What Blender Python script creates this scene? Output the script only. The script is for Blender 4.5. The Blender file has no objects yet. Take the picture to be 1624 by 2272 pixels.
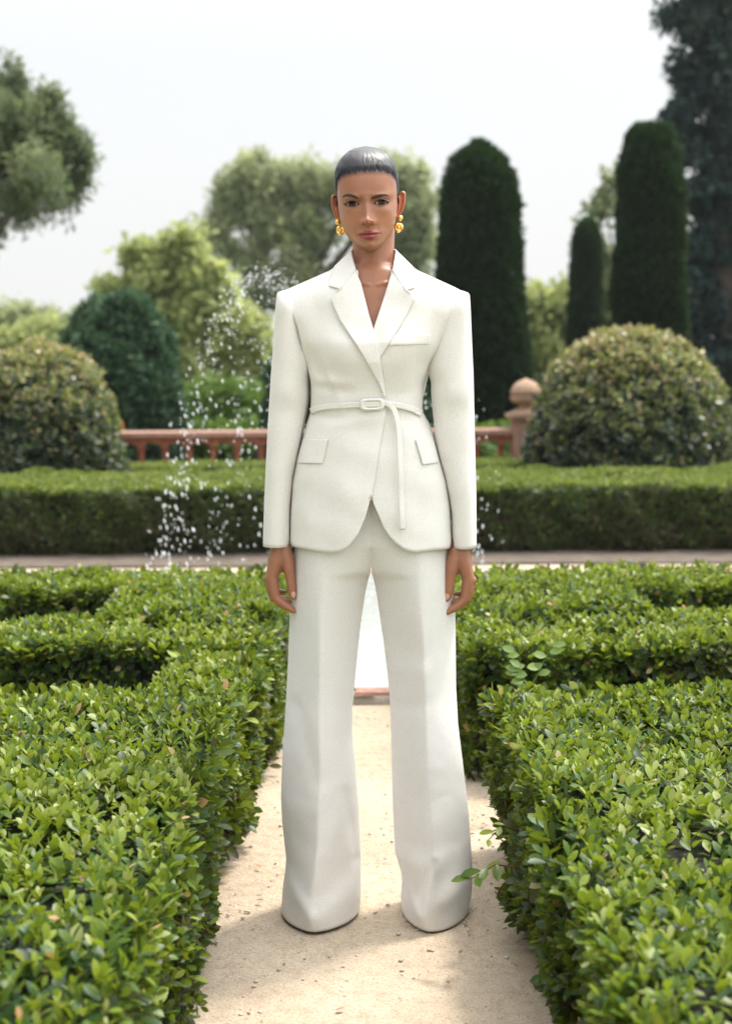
import bpy, bmesh, math, random
import numpy as np
from mathutils import Vector, Matrix, noise as mnoise
R = math.radians
PI = math.pi
rng = np.random.default_rng(7)
random.seed(7)
scn = bpy.context.scene
COL = scn.collection

# ------------------------------------------------------------------ camera
CAMH, PITCH, ROLL, F = 1.34, R(6.26), R(-0.45), 3155.0
cam_d = bpy.data.cameras.new("camera")
cam = bpy.data.objects.new("camera", cam_d)
COL.objects.link(cam)
cam.location = (0, 0, CAMH)
RM = Matrix.Rotation(PI/2 - PITCH, 3, 'X') @ Matrix.Rotation(ROLL, 3, 'Z')
cam.rotation_euler = RM.to_euler()
cam_d.sensor_fit = 'VERTICAL'
cam_d.sensor_height = 36
cam_d.lens = 50
cam_d.clip_end = 600
cam_d.clip_start = 0.05
cam_d.dof.use_dof = True
cam_d.dof.focus_distance = 3.24
cam_d.dof.aperture_fstop = 3.1
scn.camera = cam

# ------------------------------------------------------------------ world, sun, exposure
SUN_EL, SUN_AZ = R(64), R(50)          # azimuth from +Y (behind the person) towards +X
sdir = Vector((math.sin(SUN_AZ)*math.cos(SUN_EL), math.cos(SUN_AZ)*math.cos(SUN_EL), math.sin(SUN_EL)))
world = bpy.data.worlds.new("World")
scn.world = world
world.use_nodes = True
wn, wl = world.node_tree.nodes, world.node_tree.links
wn.clear()
w_out = wn.new('ShaderNodeOutputWorld')
w_bg = wn.new('ShaderNodeBackground')
w_sky = wn.new('ShaderNodeTexSky')
w_sky.sky_type = 'NISHITA'
w_sky.sun_disc = False
w_sky.sun_elevation = SUN_EL
w_sky.sun_rotation = SUN_AZ
w_sky.dust_density = 6.0
w_sky.air_density = 1.0
w_tc = wn.new('ShaderNodeTexCoord')
w_sep = wn.new('ShaderNodeSeparateXYZ')
wl.new(w_tc.outputs['Generated'], w_sep.inputs[0])
w_ramp = wn.new('ShaderNodeMapRange')           # veiled sky: brighter towards the zenith
w_ramp.inputs['From Min'].default_value = 0.20
w_ramp.inputs['From Max'].default_value = 0.95
w_ramp.inputs['To Min'].default_value = 0.79
w_ramp.inputs['To Max'].default_value = 1.55
wl.new(w_sep.outputs['Z'], w_ramp.inputs['Value'])
w_cmb = wn.new('ShaderNodeMix'); w_cmb.data_type = 'RGBA'; w_cmb.blend_type = 'MULTIPLY'
w_cmb.inputs['Factor'].default_value = 1.0
w_cmb.inputs['A'].default_value = (1.0, 1.012, 1.012, 1)
w_mx = wn.new('ShaderNodeMath'); w_mx.operation = 'MULTIPLY_ADD'      # the sunward side of the veiled sky is brighter
w_mx.inputs[1].default_value = .60; w_mx.inputs[2].default_value = 1.0
w_cl = wn.new('ShaderNodeMapRange'); w_cl.inputs['From Min'].default_value = .30; w_cl.inputs['From Max'].default_value = 1.0
w_cl.inputs['To Min'].default_value = 0.0; w_cl.inputs['To Max'].default_value = 1.0
w_ab = wn.new('ShaderNodeMath'); w_ab.operation = 'ABSOLUTE'; wl.new(w_sep.outputs['X'], w_ab.inputs[0]); wl.new(w_ab.outputs[0], w_cl.inputs['Value'])
w_sg = wn.new('ShaderNodeMath'); w_sg.operation = 'SIGN'; wl.new(w_sep.outputs['X'], w_sg.inputs[0])
w_pr = wn.new('ShaderNodeMath'); w_pr.operation = 'MULTIPLY'; wl.new(w_cl.outputs[0], w_pr.inputs[0]); wl.new(w_sg.outputs[0], w_pr.inputs[1])
wl.new(w_pr.outputs[0], w_mx.inputs[0])
w_m2 = wn.new('ShaderNodeMath'); w_m2.operation = 'MULTIPLY'
wl.new(w_mx.outputs[0], w_m2.inputs[0]); wl.new(w_ramp.outputs[0], w_m2.inputs[1])
w_fr = wn.new('ShaderNodeMapRange')              # added front fill: unseen sky behind the camera raised
w_fr.inputs['From Min'].default_value = .15; w_fr.inputs['From Max'].default_value = -.85
w_fr.inputs['To Min'].default_value = 1.0; w_fr.inputs['To Max'].default_value = 1.22
wl.new(w_sep.outputs['Y'], w_fr.inputs['Value'])
w_m3 = wn.new('ShaderNodeMath'); w_m3.operation = 'MULTIPLY'
wl.new(w_m2.outputs[0], w_m3.inputs[0]); wl.new(w_fr.outputs[0], w_m3.inputs[1])
w_dot = wn.new('ShaderNodeVectorMath'); w_dot.operation = 'DOT_PRODUCT'      # bright veil of haze around the sun
w_dot.inputs[1].default_value = tuple(sdir)
wl.new(w_tc.outputs['Generated'], w_dot.inputs[0])
w_mxx = wn.new('ShaderNodeMath'); w_mxx.operation = 'MAXIMUM'; w_mxx.inputs[1].default_value = 0
wl.new(w_dot.outputs['Value'], w_mxx.inputs[0])
w_pw = wn.new('ShaderNodeMath'); w_pw.operation = 'POWER'; w_pw.inputs[1].default_value = 9
wl.new(w_mxx.outputs[0], w_pw.inputs[0])
w_add = wn.new('ShaderNodeMath'); w_add.operation = 'MULTIPLY_ADD'; w_add.inputs[1].default_value = 4.5
wl.new(w_pw.outputs[0], w_add.inputs[0]); wl.new(w_m3.outputs[0], w_add.inputs[2])
wl.new(w_add.outputs[0], w_cmb.inputs['B'])
w_sk = wn.new('ShaderNodeMix'); w_sk.data_type = 'RGBA'; w_sk.blend_type = 'ADD'
w_sk.inputs['Factor'].default_value = 0.03
wl.new(w_cmb.outputs['Result'], w_sk.inputs['A'])
wl.new(w_sky.outputs[0], w_sk.inputs['B'])
wl.new(w_sk.outputs['Result'], w_bg.inputs['Color'])
w_bg.inputs['Strength'].default_value = 1.0
wl.new(w_bg.outputs[0], w_out.inputs[0])

sun_d = bpy.data.lights.new("sun", 'SUN')
sun_d.energy = 3.3
sun_d.angle = R(7.5)
sun_d.color = (1.0, 0.93, 0.82)
sun = bpy.data.objects.new("sun", sun_d)
COL.objects.link(sun)
sun.rotation_euler = sdir.to_track_quat('Z', 'Y').to_euler()
scn.view_settings.view_transform = 'Standard'
scn.view_settings.look = 'None'
scn.view_settings.exposure = 0.12
scn.view_settings.gamma = 1.0
scn.cycles.use_denoising = True
scn.cycles.max_bounces = 8

# ------------------------------------------------------------------ picture point -> place point
RMn = np.array(RM)
def W(px, py, Y):
    """the point at distance Y that the photograph shows at view pixel (px, py); arrays allowed"""
    px, py, Y = np.broadcast_arrays(np.asarray(px, float), np.asarray(py, float), np.asarray(Y, float))
    d = np.stack([(px-812)/F, (1136-py)/F, -np.ones_like(px)], -1) @ RMn.T
    t = Y/d[..., 1]
    p = d*t[..., None]
    p[..., 2] += CAMH
    return p
def W1(px, py, Y):
    return Vector(W(px, py, Y).tolist())

# ------------------------------------------------------------------ object helpers
def tag(o, label=None, cat=None, group=None, kind=None):
    if label: o['label'] = label
    if cat: o['category'] = cat
    if group: o['group'] = group
    if kind: o['kind'] = kind
    return o
def empty(name, loc, label, cat, group=None, rz=0):
    o = bpy.data.objects.new(name, None)
    COL.objects.link(o)
    o.location = loc
    o.rotation_euler = (0, 0, rz)
    o.empty_display_size = 0.1
    return tag(o, label, cat, group)
def link(o, parent):
    COL.objects.link(o)
    if parent is not None:
        o.parent = parent
        l = Vector((0, 0, 0)); q = parent
        while q is not None:
            l += q.location; q = q.parent
        o.location = -l
def mobj(name, V, Fc, mat, parent=None, attrs=None, smooth=True):
    """V (N,3); Fc list of faces or an (M,k) array; geometry is in world coordinates"""
    me = bpy.data.meshes.new(name)
    V = np.asarray(V, np.float32)
    if isinstance(Fc, np.ndarray):
        k = Fc.shape[1]
        me.vertices.add(len(V)); me.vertices.foreach_set('co', V.ravel())
        me.loops.add(Fc.size); me.loops.foreach_set('vertex_index', Fc.ravel().astype(np.int32))
        me.polygons.add(len(Fc)); me.polygons.foreach_set('loop_start', np.arange(0, Fc.size, k, dtype=np.int32))
        me.update(calc_edges=True)
    else:
        me.from_pydata(V.tolist(), [], [tuple(f) for f in Fc])
    me.polygons.foreach_set('use_smooth', np.full(len(me.polygons), smooth))
    if attrs:
        for k_, a in attrs.items():
            at = me.attributes.new(k_, 'FLOAT', 'POINT')
            at.data.foreach_set('value', np.asarray(a, np.float32))
    me.materials.append(mat)
    me.validate()
    o = bpy.data.objects.new(name, me)
    link(o, parent)
    return o
def solidify(o, t, off=-1.0, sub=0):
    m = o.modifiers.new('thick', 'SOLIDIFY'); m.thickness = t; m.offset = off
    if sub:
        s = o.modifiers.new('sub', 'SUBSURF'); s.levels = sub; s.render_levels = sub
    return o
def grid_faces(nr, nc, wrap=False, base=0):
    f = []
    for i in range(nr-1):
        for j in range(nc if wrap else nc-1):
            j2 = (j+1) % nc
            f.append((base+i*nc+j, base+i*nc+j2, base+(i+1)*nc+j2, base+(i+1)*nc+j))
    return f
def resample(pts, n):
    p = np.array(pts, float)
    d = np.r_[0, np.cumsum(np.linalg.norm(np.diff(p, axis=0), axis=1))]
    t = np.linspace(0, d[-1], n)
    return np.stack([np.interp(t, d, p[:, k]) for k in range(p.shape[1])], 1)
def smooth_line(pts, n, it=3):
    p = resample(pts, n)
    for _ in range(it):
        p[1:-1] = (p[:-2]+2*p[1:-1]+p[2:])/4
    return p
def tab(t, v):
    a = np.array(t, float)
    return np.interp(v, a[:, 0], a[:, 1])
class MB:
    """collects shapes for one mesh"""
    def __init__(s): s.V = []; s.F = []; s.n = 0
    def add(s, V, Fc):
        V = np.asarray(V, float)
        s.V.append(V); s.F += [tuple(i+s.n for i in f) for f in Fc]; s.n += len(V)
    def box(s, c, d, rz=0):
        x, y, z = [k/2 for k in d]
        v = np.array([(i, j, k) for i in (-x, x) for j in (-y, y) for k in (-z, z)])
        cr, sr = math.cos(rz), math.sin(rz)
        v = np.stack([v[:, 0]*cr-v[:, 1]*sr, v[:, 0]*sr+v[:, 1]*cr, v[:, 2]], 1)+np.array(c)
        s.add(v, [(0, 1, 3, 2), (4, 6, 7, 5), (0, 4, 5, 1), (2, 3, 7, 6), (0, 2, 6, 4), (1, 5, 7, 3)])
    def lathe(s, prof, c, seg=24, sq=None):
        V = []
        for r, z in prof:
            for k in range(seg):
                a = 2*PI*k/seg
                V.append((c[0]+r*math.cos(a), c[1]+r*math.sin(a), c[2]+z))
        f = grid_faces(len(prof), seg, True)
        f.append(tuple(range(seg))[::-1]); n = (len(prof)-1)*seg
        f.append(tuple(n+k for k in range(seg)))
        s.add(V, f)
    def tube(s, pts, rad, seg=14, caps=True):
        """closed tapered tube with rounded ends"""
        P = [Vector(p) for p in pts]; rad = list(rad)
        if caps:
            d0 = (P[0]-P[1]).normalized(); d1 = (P[-1]-P[-2]).normalized()
            a, b = [], []
            for k in (80, 55, 28):
                a.append((P[0]+d0*rad[0]*math.sin(R(k)), rad[0]*math.cos(R(k))))
                b.insert(0, (P[-1]+d1*rad[-1]*math.sin(R(k)), rad[-1]*math.cos(R(k))))
            P = [q[0] for q in a]+P+[q[0] for q in b]
            rad = [q[1] for q in a]+rad+[q[1] for q in b]
        V = []
        t0 = (P[1]-P[0]).normalized()
        up = Vector((0, 0, 1)) if abs(t0.z) < .9 else Vector((0, 1, 0))
        u = t0.cross(up).normalized()
        for i, p in enumerate(P):
            t = (P[min(i+1, len(P)-1)]-P[max(i-1, 0)]).normalized()
            u = (u-t*u.dot(t)).normalized(); v = t.cross(u)
            for k in range(seg):
                a = 2*PI*k/seg
                q = p+(u*math.cos(a)+v*math.sin(a))*rad[i]
                V.append(tuple(q))
        f = grid_faces(len(P), seg, True)
        f = [t_[::-1] for t_ in f]
        f.append(tuple(range(seg))); n = (len(P)-1)*seg
        f.append(tuple(n+k for k in range(seg))[::-1])
        s.add(V, f)
    def ball(s, c, r, nu=16, nv=10):
        V = []; r = r if hasattr(r, '__len__') else (r, r, r)
        for i in range(nv+1):
            th = PI*(i+.02)/(nv+.04)
            for k in range(nu):
                a = 2*PI*k/nu
                V.append((c[0]+r[0]*math.sin(th)*math.cos(a), c[1]+r[1]*math.sin(th)*math.sin(a), c[2]+r[2]*math.cos(th)))
        f = [t_[::-1] for t_ in grid_faces(nv+1, nu, True)]
        f.append(tuple(range(nu))); n = nv*nu; f.append(tuple(n+k for k in range(nu))[::-1])
        s.add(V, f)
    def build(s, name, mat, parent=None, smooth=True):
        return mobj(name, np.concatenate(s.V), s.F, mat, parent, smooth=smooth)

# ------------------------------------------------------------------ materials
def new_mat(name):
    m = bpy.data.materials.new(name); m.use_nodes = True
    nt = m.node_tree; b = nt.nodes['Principled BSDF']
    return m, nt.nodes, nt.links, b
def noise_n(n, l, scale, detail=4, coord='Object', rough=.55):
    tc = n.new('ShaderNodeTexCoord'); t = n.new('ShaderNodeTexNoise')
    t.inputs['Scale'].default_value = scale; t.inputs['Detail'].default_value = detail
    t.inputs['Roughness'].default_value = rough
    l.new(tc.outputs[coord], t.inputs['Vector'])
    return t
def ramp_n(n, l, src, stops):
    r = n.new('ShaderNodeValToRGB')
    while len(r.color_ramp.elements) > 1: r.color_ramp.elements.remove(r.color_ramp.elements[-1])
    for i, (p, c) in enumerate(stops):
        e = r.color_ramp.elements[0] if i == 0 else r.color_ramp.elements.new(p)
        e.position = p; e.color = (*c, 1)
    l.new(src, r.inputs[0])
    return r
def bump_n(n, l, src, b, strength=.3, dist=.01, chain=None):
    bp = n.new('ShaderNodeBump'); bp.inputs['Strength'].default_value = strength; bp.inputs['Distance'].default_value = dist
    l.new(src, bp.inputs['Height'])
    if chain: l.new(chain.outputs[0], bp.inputs['Normal'])
    l.new(bp.outputs[0], b.inputs['Normal'])
    return bp
def leaf_mat(name, stops, rough=.42, trans=.35, spec=.5, tcol=(.28, .42, .05)):
    """leaf: colour by its own tone; some light passes through"""
    m, n, l, b = new_mat(name)
    at = n.new('ShaderNodeAttribute'); at.attribute_name = 'tone'
    rp = ramp_n(n, l, at.outputs['Fac'], stops)
    l.new(rp.outputs[0], b.inputs['Base Color'])
    b.inputs['Roughness'].default_value = rough
    b.inputs['Specular IOR Level'].default_value = spec
    tr = n.new('ShaderNodeBsdfTranslucent')
    mx = n.new('ShaderNodeMix'); mx.data_type = 'RGBA'; mx.inputs['Factor'].default_value = .55
    l.new(rp.outputs[0], mx.inputs['A']); mx.inputs['B'].default_value = (*tcol, 1)
    l.new(mx.outputs['Result'], tr.inputs['Color'])
    ms = n.new('ShaderNodeMixShader'); ms.inputs[0].default_value = trans
    l.new(b.outputs[0], ms.inputs[1]); l.new(tr.outputs[0], ms.inputs[2])
    l.new(ms.outputs[0], n['Material Output'].inputs[0])
    return m
def plain(name, col, rough=.8, noise=None, col2=None, bump=0, bscale=60, bd=.005, metallic=0):
    m, n, l, b = new_mat(name)
    b.inputs['Roughness'].default_value = rough; b.inputs['Metallic'].default_value = metallic
    b.inputs['Base Color'].default_value = (*col, 1)
    if noise:
        t = noise_n(n, l, noise)
        rp = ramp_n(n, l, t.outputs['Fac'], [(.3, col), (.7, col2 or col)])
        l.new(rp.outputs[0], b.inputs['Base Color'])
    if bump:
        t2 = noise_n(n, l, bscale, 6)
        bump_n(n, l, t2.outputs['Fac'], b, bump, bd)
    return m

M = {}
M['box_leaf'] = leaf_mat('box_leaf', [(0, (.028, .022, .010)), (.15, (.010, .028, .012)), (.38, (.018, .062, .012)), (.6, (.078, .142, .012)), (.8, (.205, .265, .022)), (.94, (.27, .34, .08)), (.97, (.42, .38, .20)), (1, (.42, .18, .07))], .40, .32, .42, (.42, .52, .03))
M['back_leaf'] = leaf_mat('back_leaf', [(0, (.075, .055, .03)), (.14, (.03, .04, .018)), (.35, (.035, .07, .02)), (.75, (.12, .17, .03)), (1, (.26, .29, .05))], .5, .25)
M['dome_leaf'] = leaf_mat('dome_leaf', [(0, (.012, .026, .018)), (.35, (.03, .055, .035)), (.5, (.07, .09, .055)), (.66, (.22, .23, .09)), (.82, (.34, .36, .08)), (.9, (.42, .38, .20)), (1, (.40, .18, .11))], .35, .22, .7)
M['yew_leaf'] = leaf_mat('yew_leaf', [(0, (.005, .015, .008)), (.6, (.010, .030, .011)), (1, (.035, .090, .022))], .6, .15, .3, (.08, .2, .03))
M['thuja_leaf'] = leaf_mat('thuja_leaf', [(0, (.014, .040, .024)), (.5, (.040, .092, .052)), (1, (.14, .22, .12))], .6, .15, .3, (.1, .25, .06))
M['pine_leaf'] = leaf_mat('pine_leaf', [(0, (.05, .085, .055)), (.5, (.12, .165, .09)), (1, (.26, .29, .15))], .6, .35, .3, (.30, .38, .14))
M['far_pine_leaf'] = leaf_mat('far_pine_leaf', [(0, (.12, .15, .10)), (.5, (.30, .34, .20)), (1, (.52, .55, .32))], .6, .48, .3, (.55, .60, .30))  # pale stops: distance haze put into the leaf colour
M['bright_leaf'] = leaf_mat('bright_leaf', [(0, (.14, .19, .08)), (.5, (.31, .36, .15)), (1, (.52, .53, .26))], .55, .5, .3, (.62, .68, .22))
M['green_leaf'] = leaf_mat('green_leaf', [(0, (.04, .09, .02)), (.5, (.09, .17, .03)), (1, (.18, .28, .05))], .5, .35, .3)
M['blue_leaf'] = leaf_mat('blue_leaf', [(0, (.010, .024, .028)), (.5, (.030, .058, .056)), (1, (.085, .13, .11))], .75, .2, .2, (.08, .17, .10))
M['vine_leaf'] = leaf_mat('vine_leaf', [(0, (.12, .22, .05)), (1, (.30, .40, .12))], .4, .4)
M['bark'] = plain('bark', (.045, .035, .03), .9, 18, (.085, .065, .05), .6, 30)
M['twig'] = plain('twig', (.075, .05, .03), .85, 40, (.14, .09, .055))
M['hedge_core'] = plain('hedge_core', (.008, .010, .006), 1.0, 25, (.016, .014, .008))  # near black: shade inside the foliage put into the colour
M['terracotta'] = plain('terracotta', (.30, .095, .055), .85, 9, (.42, .17, .10), .3, 40)
M['coping'] = plain('coping', (.32, .17, .125), .85, 12, (.43, .26, .20), .3, 50)
M['stone'] = plain('stone', (.30, .19, .125), .9, 14, (.44, .30, .21), .4, 45)
M['mortar'] = plain('mortar', (.34, .30, .25), .95, 25, (.50, .44, .37), .6, 60)
M['brick'] = plain('brick', (.25, .12, .09), .9, 30, (.40, .25, .19), .5, 80)
M['gold'] = plain('gold', (1.0, .66, .22), .17, metallic=1.0)
M['dark_sole'] = plain('dark_sole', (.03, .025, .022), .5)
M['lash'] = plain('lash', (.012, .008, .006), .6)
M['brow'] = plain('brow', (.035, .022, .016), .8, 300, (.075, .045, .03))
M['dry_leaf'] = plain('dry_leaf', (.24, .13, .07), .9, 60, (.44, .30, .18))
M['pebble'] = plain('pebble', (.42, .36, .30), .9, 40, (.62, .56, .48))
M['flower'] = plain('flower', (.75, .03, .02), .5)

def wool_mat(name, col):
    m, n, l, b = new_mat(name)
    t = noise_n(n, l, 420, 3)
    rp = ramp_n(n, l, t.outputs['Fac'], [(.3, tuple(c*.88 for c in col)), (.7, tuple(min(1, c*1.05) for c in col))])
    l.new(rp.outputs[0], b.inputs['Base Color'])
    b.inputs['Roughness'].default_value = .95
    b.inputs['Specular IOR Level'].default_value = .15
    b.inputs['Sheen Weight'].default_value = .25
    b.inputs['Sheen Roughness'].default_value = .5
    t2 = noise_n(n, l, 7, 2)
    b1 = bump_n(n, l, t2.outputs['Fac'], b, .35, .02)
    bump_n(n, l, t.outputs['Fac'], b, .35, .0016, b1)
    return m
M['wool'] = wool_mat('wool', (.83, .81, .77))
M['wool_trouser'] = wool_mat('wool_trouser', (.81, .79, .755))

def skin_mat():
    m, n, l, b = new_mat('skin')
    base = (.365, .160, .090)
    t = noise_n(n, l, 60, 5)
    c0 = ramp_n(n, l, t.outputs['Fac'], [(.25, tuple(c*.93 for c in base)), (.75, tuple(c*1.05 for c in base))])
    prev = c0.outputs[0]
    for an, col in (('blush_ear_glow', (.56, .20, .12)), ('lip', (.29, .062, .055)), ('nail', (.66, .42, .34)), ('dark', (.085, .035, .022))):
        at = n.new('ShaderNodeAttribute'); at.attribute_name = an
        mx = n.new('ShaderNodeMix'); mx.data_type = 'RGBA'
        l.new(at.outputs['Fac'], mx.inputs['Factor']); l.new(prev, mx.inputs['A'])
        mx.inputs['B'].default_value = (*col, 1); prev = mx.outputs['Result']
    l.new(prev, b.inputs['Base Color'])
    b.inputs['Roughness'].default_value = .36
    b.inputs['Specular IOR Level'].default_value = .45
    b.inputs['Coat Weight'].default_value = .06
    b.inputs['Coat Roughness'].default_value = .3
    b.inputs['Subsurface Weight'].default_value = .22
    b.inputs['Subsurface Radius'].default_value = (.012, .004, .002)
    b.inputs['Subsurface Scale'].default_value = .6
    t2 = noise_n(n, l, 700, 3)
    bump_n(n, l, t2.outputs['Fac'], b, .10, .0008)
    return m
M['skin'] = skin_mat()

def hair_mat():
    m, n, l, b = new_mat('hair')
    at = n.new('ShaderNodeAttribute'); at.attribute_name = 'ang'
    at2 = n.new('ShaderNodeAttribute'); at2.attribute_name = 'run'
    cmb = n.new('ShaderNodeCombineXYZ')
    ml = n.new('ShaderNodeMath'); ml.operation = 'MULTIPLY'; ml.inputs[1].default_value = 46
    l.new(at.outputs['Fac'], ml.inputs[0]); l.new(ml.outputs[0], cmb.inputs[0]); l.new(at2.outputs['Fac'], cmb.inputs[1])
    t = n.new('ShaderNodeTexNoise'); t.inputs['Scale'].default_value = 2.0; t.inputs['Detail'].default_value = 5
    l.new(cmb.outputs[0], t.inputs['Vector'])
    rp = ramp_n(n, l, t.outputs['Fac'], [(.3, (.003, .003, .006)), (.7, (.010, .009, .013))])
    l.new(rp.outputs[0], b.inputs['Base Color'])
    rr = n.new('ShaderNodeMapRange'); rr.inputs['To Min'].default_value = .27; rr.inputs['To Max'].default_value = .40
    l.new(t.outputs['Fac'], rr.inputs['Value']); l.new(rr.outputs[0], b.inputs['Roughness'])
    b.inputs['Specular IOR Level'].default_value = .3
    b.inputs['IOR'].default_value = 1.5
    b.inputs['Coat Weight'].default_value = .38
    b.inputs['Coat Roughness'].default_value = .27
    bump_n(n, l, t.outputs['Fac'], b, .3, .002)
    return m
M['hair'] = hair_mat()

def eye_mat():
    m, n, l, b = new_mat('eyeball')
    at = n.new('ShaderNodeAttribute'); at.attribute_name = 'rad'
    rp = ramp_n(n, l, at.outputs['Fac'], [(0, (.004, .003, .003)), (.16, (.006, .004, .003)), (.20, (.045, .020, .010)), (.38, (.030, .013, .007)), (.44, (.01, .006, .005)), (.49, (.30, .26, .24)), (.60, (.42, .37, .35)), (.74, (.14, .09, .08)), (1, (.10, .05, .04))])  # outer stops darkened: shade in the eye corners put into colour
    l.new(rp.outputs[0], b.inputs['Base Color'])
    b.inputs['Roughness'].default_value = .10
    b.inputs['Specular IOR Level'].default_value = .3
    return m
M['eye'] = eye_mat()

def sand_mat():
    m, n, l, b = new_mat('sand')
    t = noise_n(n, l, 2.2, 6); t2 = noise_n(n, l, 160, 6, rough=.7); t3 = noise_n(n, l, 28, 5)
    rp = ramp_n(n, l, t.outputs['Fac'], [(.3, (.44, .355, .26)), (.7, (.57, .475, .365))])
    rp2 = ramp_n(n, l, t2.outputs['Fac'], [(.36, (.62, .56, .50)), (.52, (1, 1, 1)), (.75, (1.12, 1.12, 1.12))])
    rp3 = ramp_n(n, l, t3.outputs['Fac'], [(.33, (.80, .77, .74)), (.55, (1, 1, 1))])
    mx = n.new('ShaderNodeMix'); mx.data_type = 'RGBA'; mx.blend_type = 'MULTIPLY'; mx.inputs['Factor'].default_value = .75
    l.new(rp.outputs[0], mx.inputs['A']); l.new(rp2.outputs[0], mx.inputs['B'])
    mx2 = n.new('ShaderNodeMix'); mx2.data_type = 'RGBA'; mx2.blend_type = 'MULTIPLY'; mx2.inputs['Factor'].default_value = .7
    l.new(mx.outputs['Result'], mx2.inputs['A']); l.new(rp3.outputs[0], mx2.inputs['B'])
    l.new(mx2.outputs['Result'], b.inputs['Base Color'])
    b.inputs['Roughness'].default_value = .95
    b1 = bump_n(n, l, t3.outputs['Fac'], b, .5, .012)
    bump_n(n, l, t2.outputs['Fac'], b, .6, .004, b1)
    return m
M['sand'] = sand_mat()
M['earth'] = plain('earth', (.10, .075, .05), .95, 3, (.17, .15, .07), .5, 30, .02)
M['hedge_shade'] = plain('hedge_shade', (.085, .065, .05), .95, 8, (.15, .12, .095), .6, 50, .01)  # dark brown standing in for shade at the hedge foot
M['grass'] = plain('grass', (.06, .11, .03), .95, 5, (.14, .19, .06), .5, 50, .03)
def water_mat():
    m, n, l, b = new_mat('water')
    b.inputs['Base Color'].default_value = (.43, .45, .435, 1)
    b.inputs['Roughness'].default_value = .06; b.inputs['IOR'].default_value = 1.6
    t = noise_n(n, l, 9, 4)
    bump_n(n, l, t.outputs['Fac'], b, .25, .01)
    return m
M['water'] = water_mat()
def drop_mat():
    m, n, l, b = new_mat('water_drop')
    b.inputs['Base Color'].default_value = (.93, .96, .97, 1)
    b.inputs['Roughness'].default_value = .08
    tr = n.new('ShaderNodeBsdfTranslucent'); tr.inputs['Color'].default_value = (.95, .98, 1, 1)
    ms = n.new('ShaderNodeMixShader'); ms.inputs[0].default_value = .5
    l.new(b.outputs[0], ms.inputs[1]); l.new(tr.outputs[0], ms.inputs[2]); l.new(ms.outputs[0], n['Material Output'].inputs[0])
    return m
M['drop'] = drop_mat()

# ------------------------------------------------------------------ foliage generators (vectorised)
LEAF8 = np.array([(0, 0, 0), (.22, .15, .035), (.22, 0, -.01), (.22, -.15, .035), (.52, .25, .02), (.52, 0, -.035), (.52, -.25, .02), (.80, .19, -.03), (.80, 0, -.07), (.80, -.19, -.03), (1.0, 0, -.13)])
LEAF8T = np.array([(0, 3, 2), (0, 2, 1), (1, 2, 5), (1, 5, 4), (2, 3, 6), (2, 6, 5), (4, 5, 8), (4, 8, 7), (5, 6, 9), (5, 9, 8), (7, 8, 10), (8, 9, 10)])
LEAF4 = np.array([(0, 0, 0), (.5, .30, .06), (1, 0, -.05), (.5, -.30, .06)])
LEAF4T = np.array([(0, 2, 1), (0, 3, 2)])
def unit(a):
    return a/np.maximum(np.linalg.norm(a, axis=-1, keepdims=True), 1e-9)
def leaves(o, d, n, size, tone, tmpl='8', width=1.0):
    """o origins, d directions, n leaf normals, size lengths, tone values -> V, F, tone"""
    T, Ft = (LEAF8, LEAF8T) if tmpl == '8' else (LEAF4, LEAF4T)
    d = unit(d); w = unit(np.cross(d, n)); n = np.cross(w, d)
    k = len(T); N = len(o)
    V = o[:, None, :] + size[:, None, None]*(T[None, :, 0, None]*d[:, None, :] + T[None, :, 1, None]*width*w[:, None, :] + T[None, :, 2, None]*n[:, None, :])
    Fc = (np.arange(N)[:, None, None]*k + Ft[None]).reshape(-1, 3)
    return V.reshape(-1, 3), Fc, np.repeat(tone, k)
def shoots(P, N, L, k, tone0, tmpl='8', up=.35, jit=.35, spread=(22, 80), dz=.2, width=1.0):
    """rosettes of k leaves at the points P pointing along N"""
    m = len(P)
    ax = unit(N + np.array([0, 0, up]) + rng.normal(0, jit, (m, 3)))
    ref = unit(rng.normal(0, 1, (m, 3)))
    u = unit(np.cross(ax, ref)); v = np.cross(ax, u)
    O, D, NN, S, T = [], [], [], [], []
    a0 = rng.uniform(0, 2*PI, m)
    sc = rng.uniform(.7, 1.25, m)
    for j in range(k):
        a = a0+j*2.4+rng.normal(0, .25, m)
        rad = np.cos(a)[:, None]*u+np.sin(a)[:, None]*v
        q = j/max(1, k-1)
        ti = np.radians(spread[0]+(spread[1]-spread[0])*q+rng.normal(0, 10, m))
        d = ax*np.cos(ti)[:, None]+rad*np.sin(ti)[:, None]
        n = ax*np.sin(ti)[:, None]-rad*np.cos(ti)[:, None]
        s = L*sc*(.62+.45*min(1, q*2))*rng.uniform(.8, 1.2, m)
        O.append(P-ax*(L*dz*j)); D.append(d); NN.append(n); S.append(s)
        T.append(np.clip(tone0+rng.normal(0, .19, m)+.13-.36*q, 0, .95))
    O, D, NN, S, T = map(np.concatenate, (O, D, NN, S, T))
    T = np.where(rng.random(len(T)) < .012, rng.uniform(.965, 1, len(T)), T)
    return leaves(O, D, NN, S, T, tmpl, width)
def merge(parts):
    V, Fc, T, n = [], [], [], 0
    for v, f, t in parts:
        V.append(v); Fc.append(f+n); T.append(t); n += len(v)
    return np.concatenate(V), np.concatenate(Fc), np.concatenate(T)
def wob(p, s, a, seed=0):
    """smooth unevenness"""
    x, y, z = p[:, 0]*s, p[:, 1]*s, p[:, 2]*s
    return a*(np.sin(x*1.0+seed)+np.sin(y*1.3+2*seed+1)+np.sin((x+y)*.7+z*1.1+seed)+np.sin((x-y)*1.9+z+3*seed)*.6)/3

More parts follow.
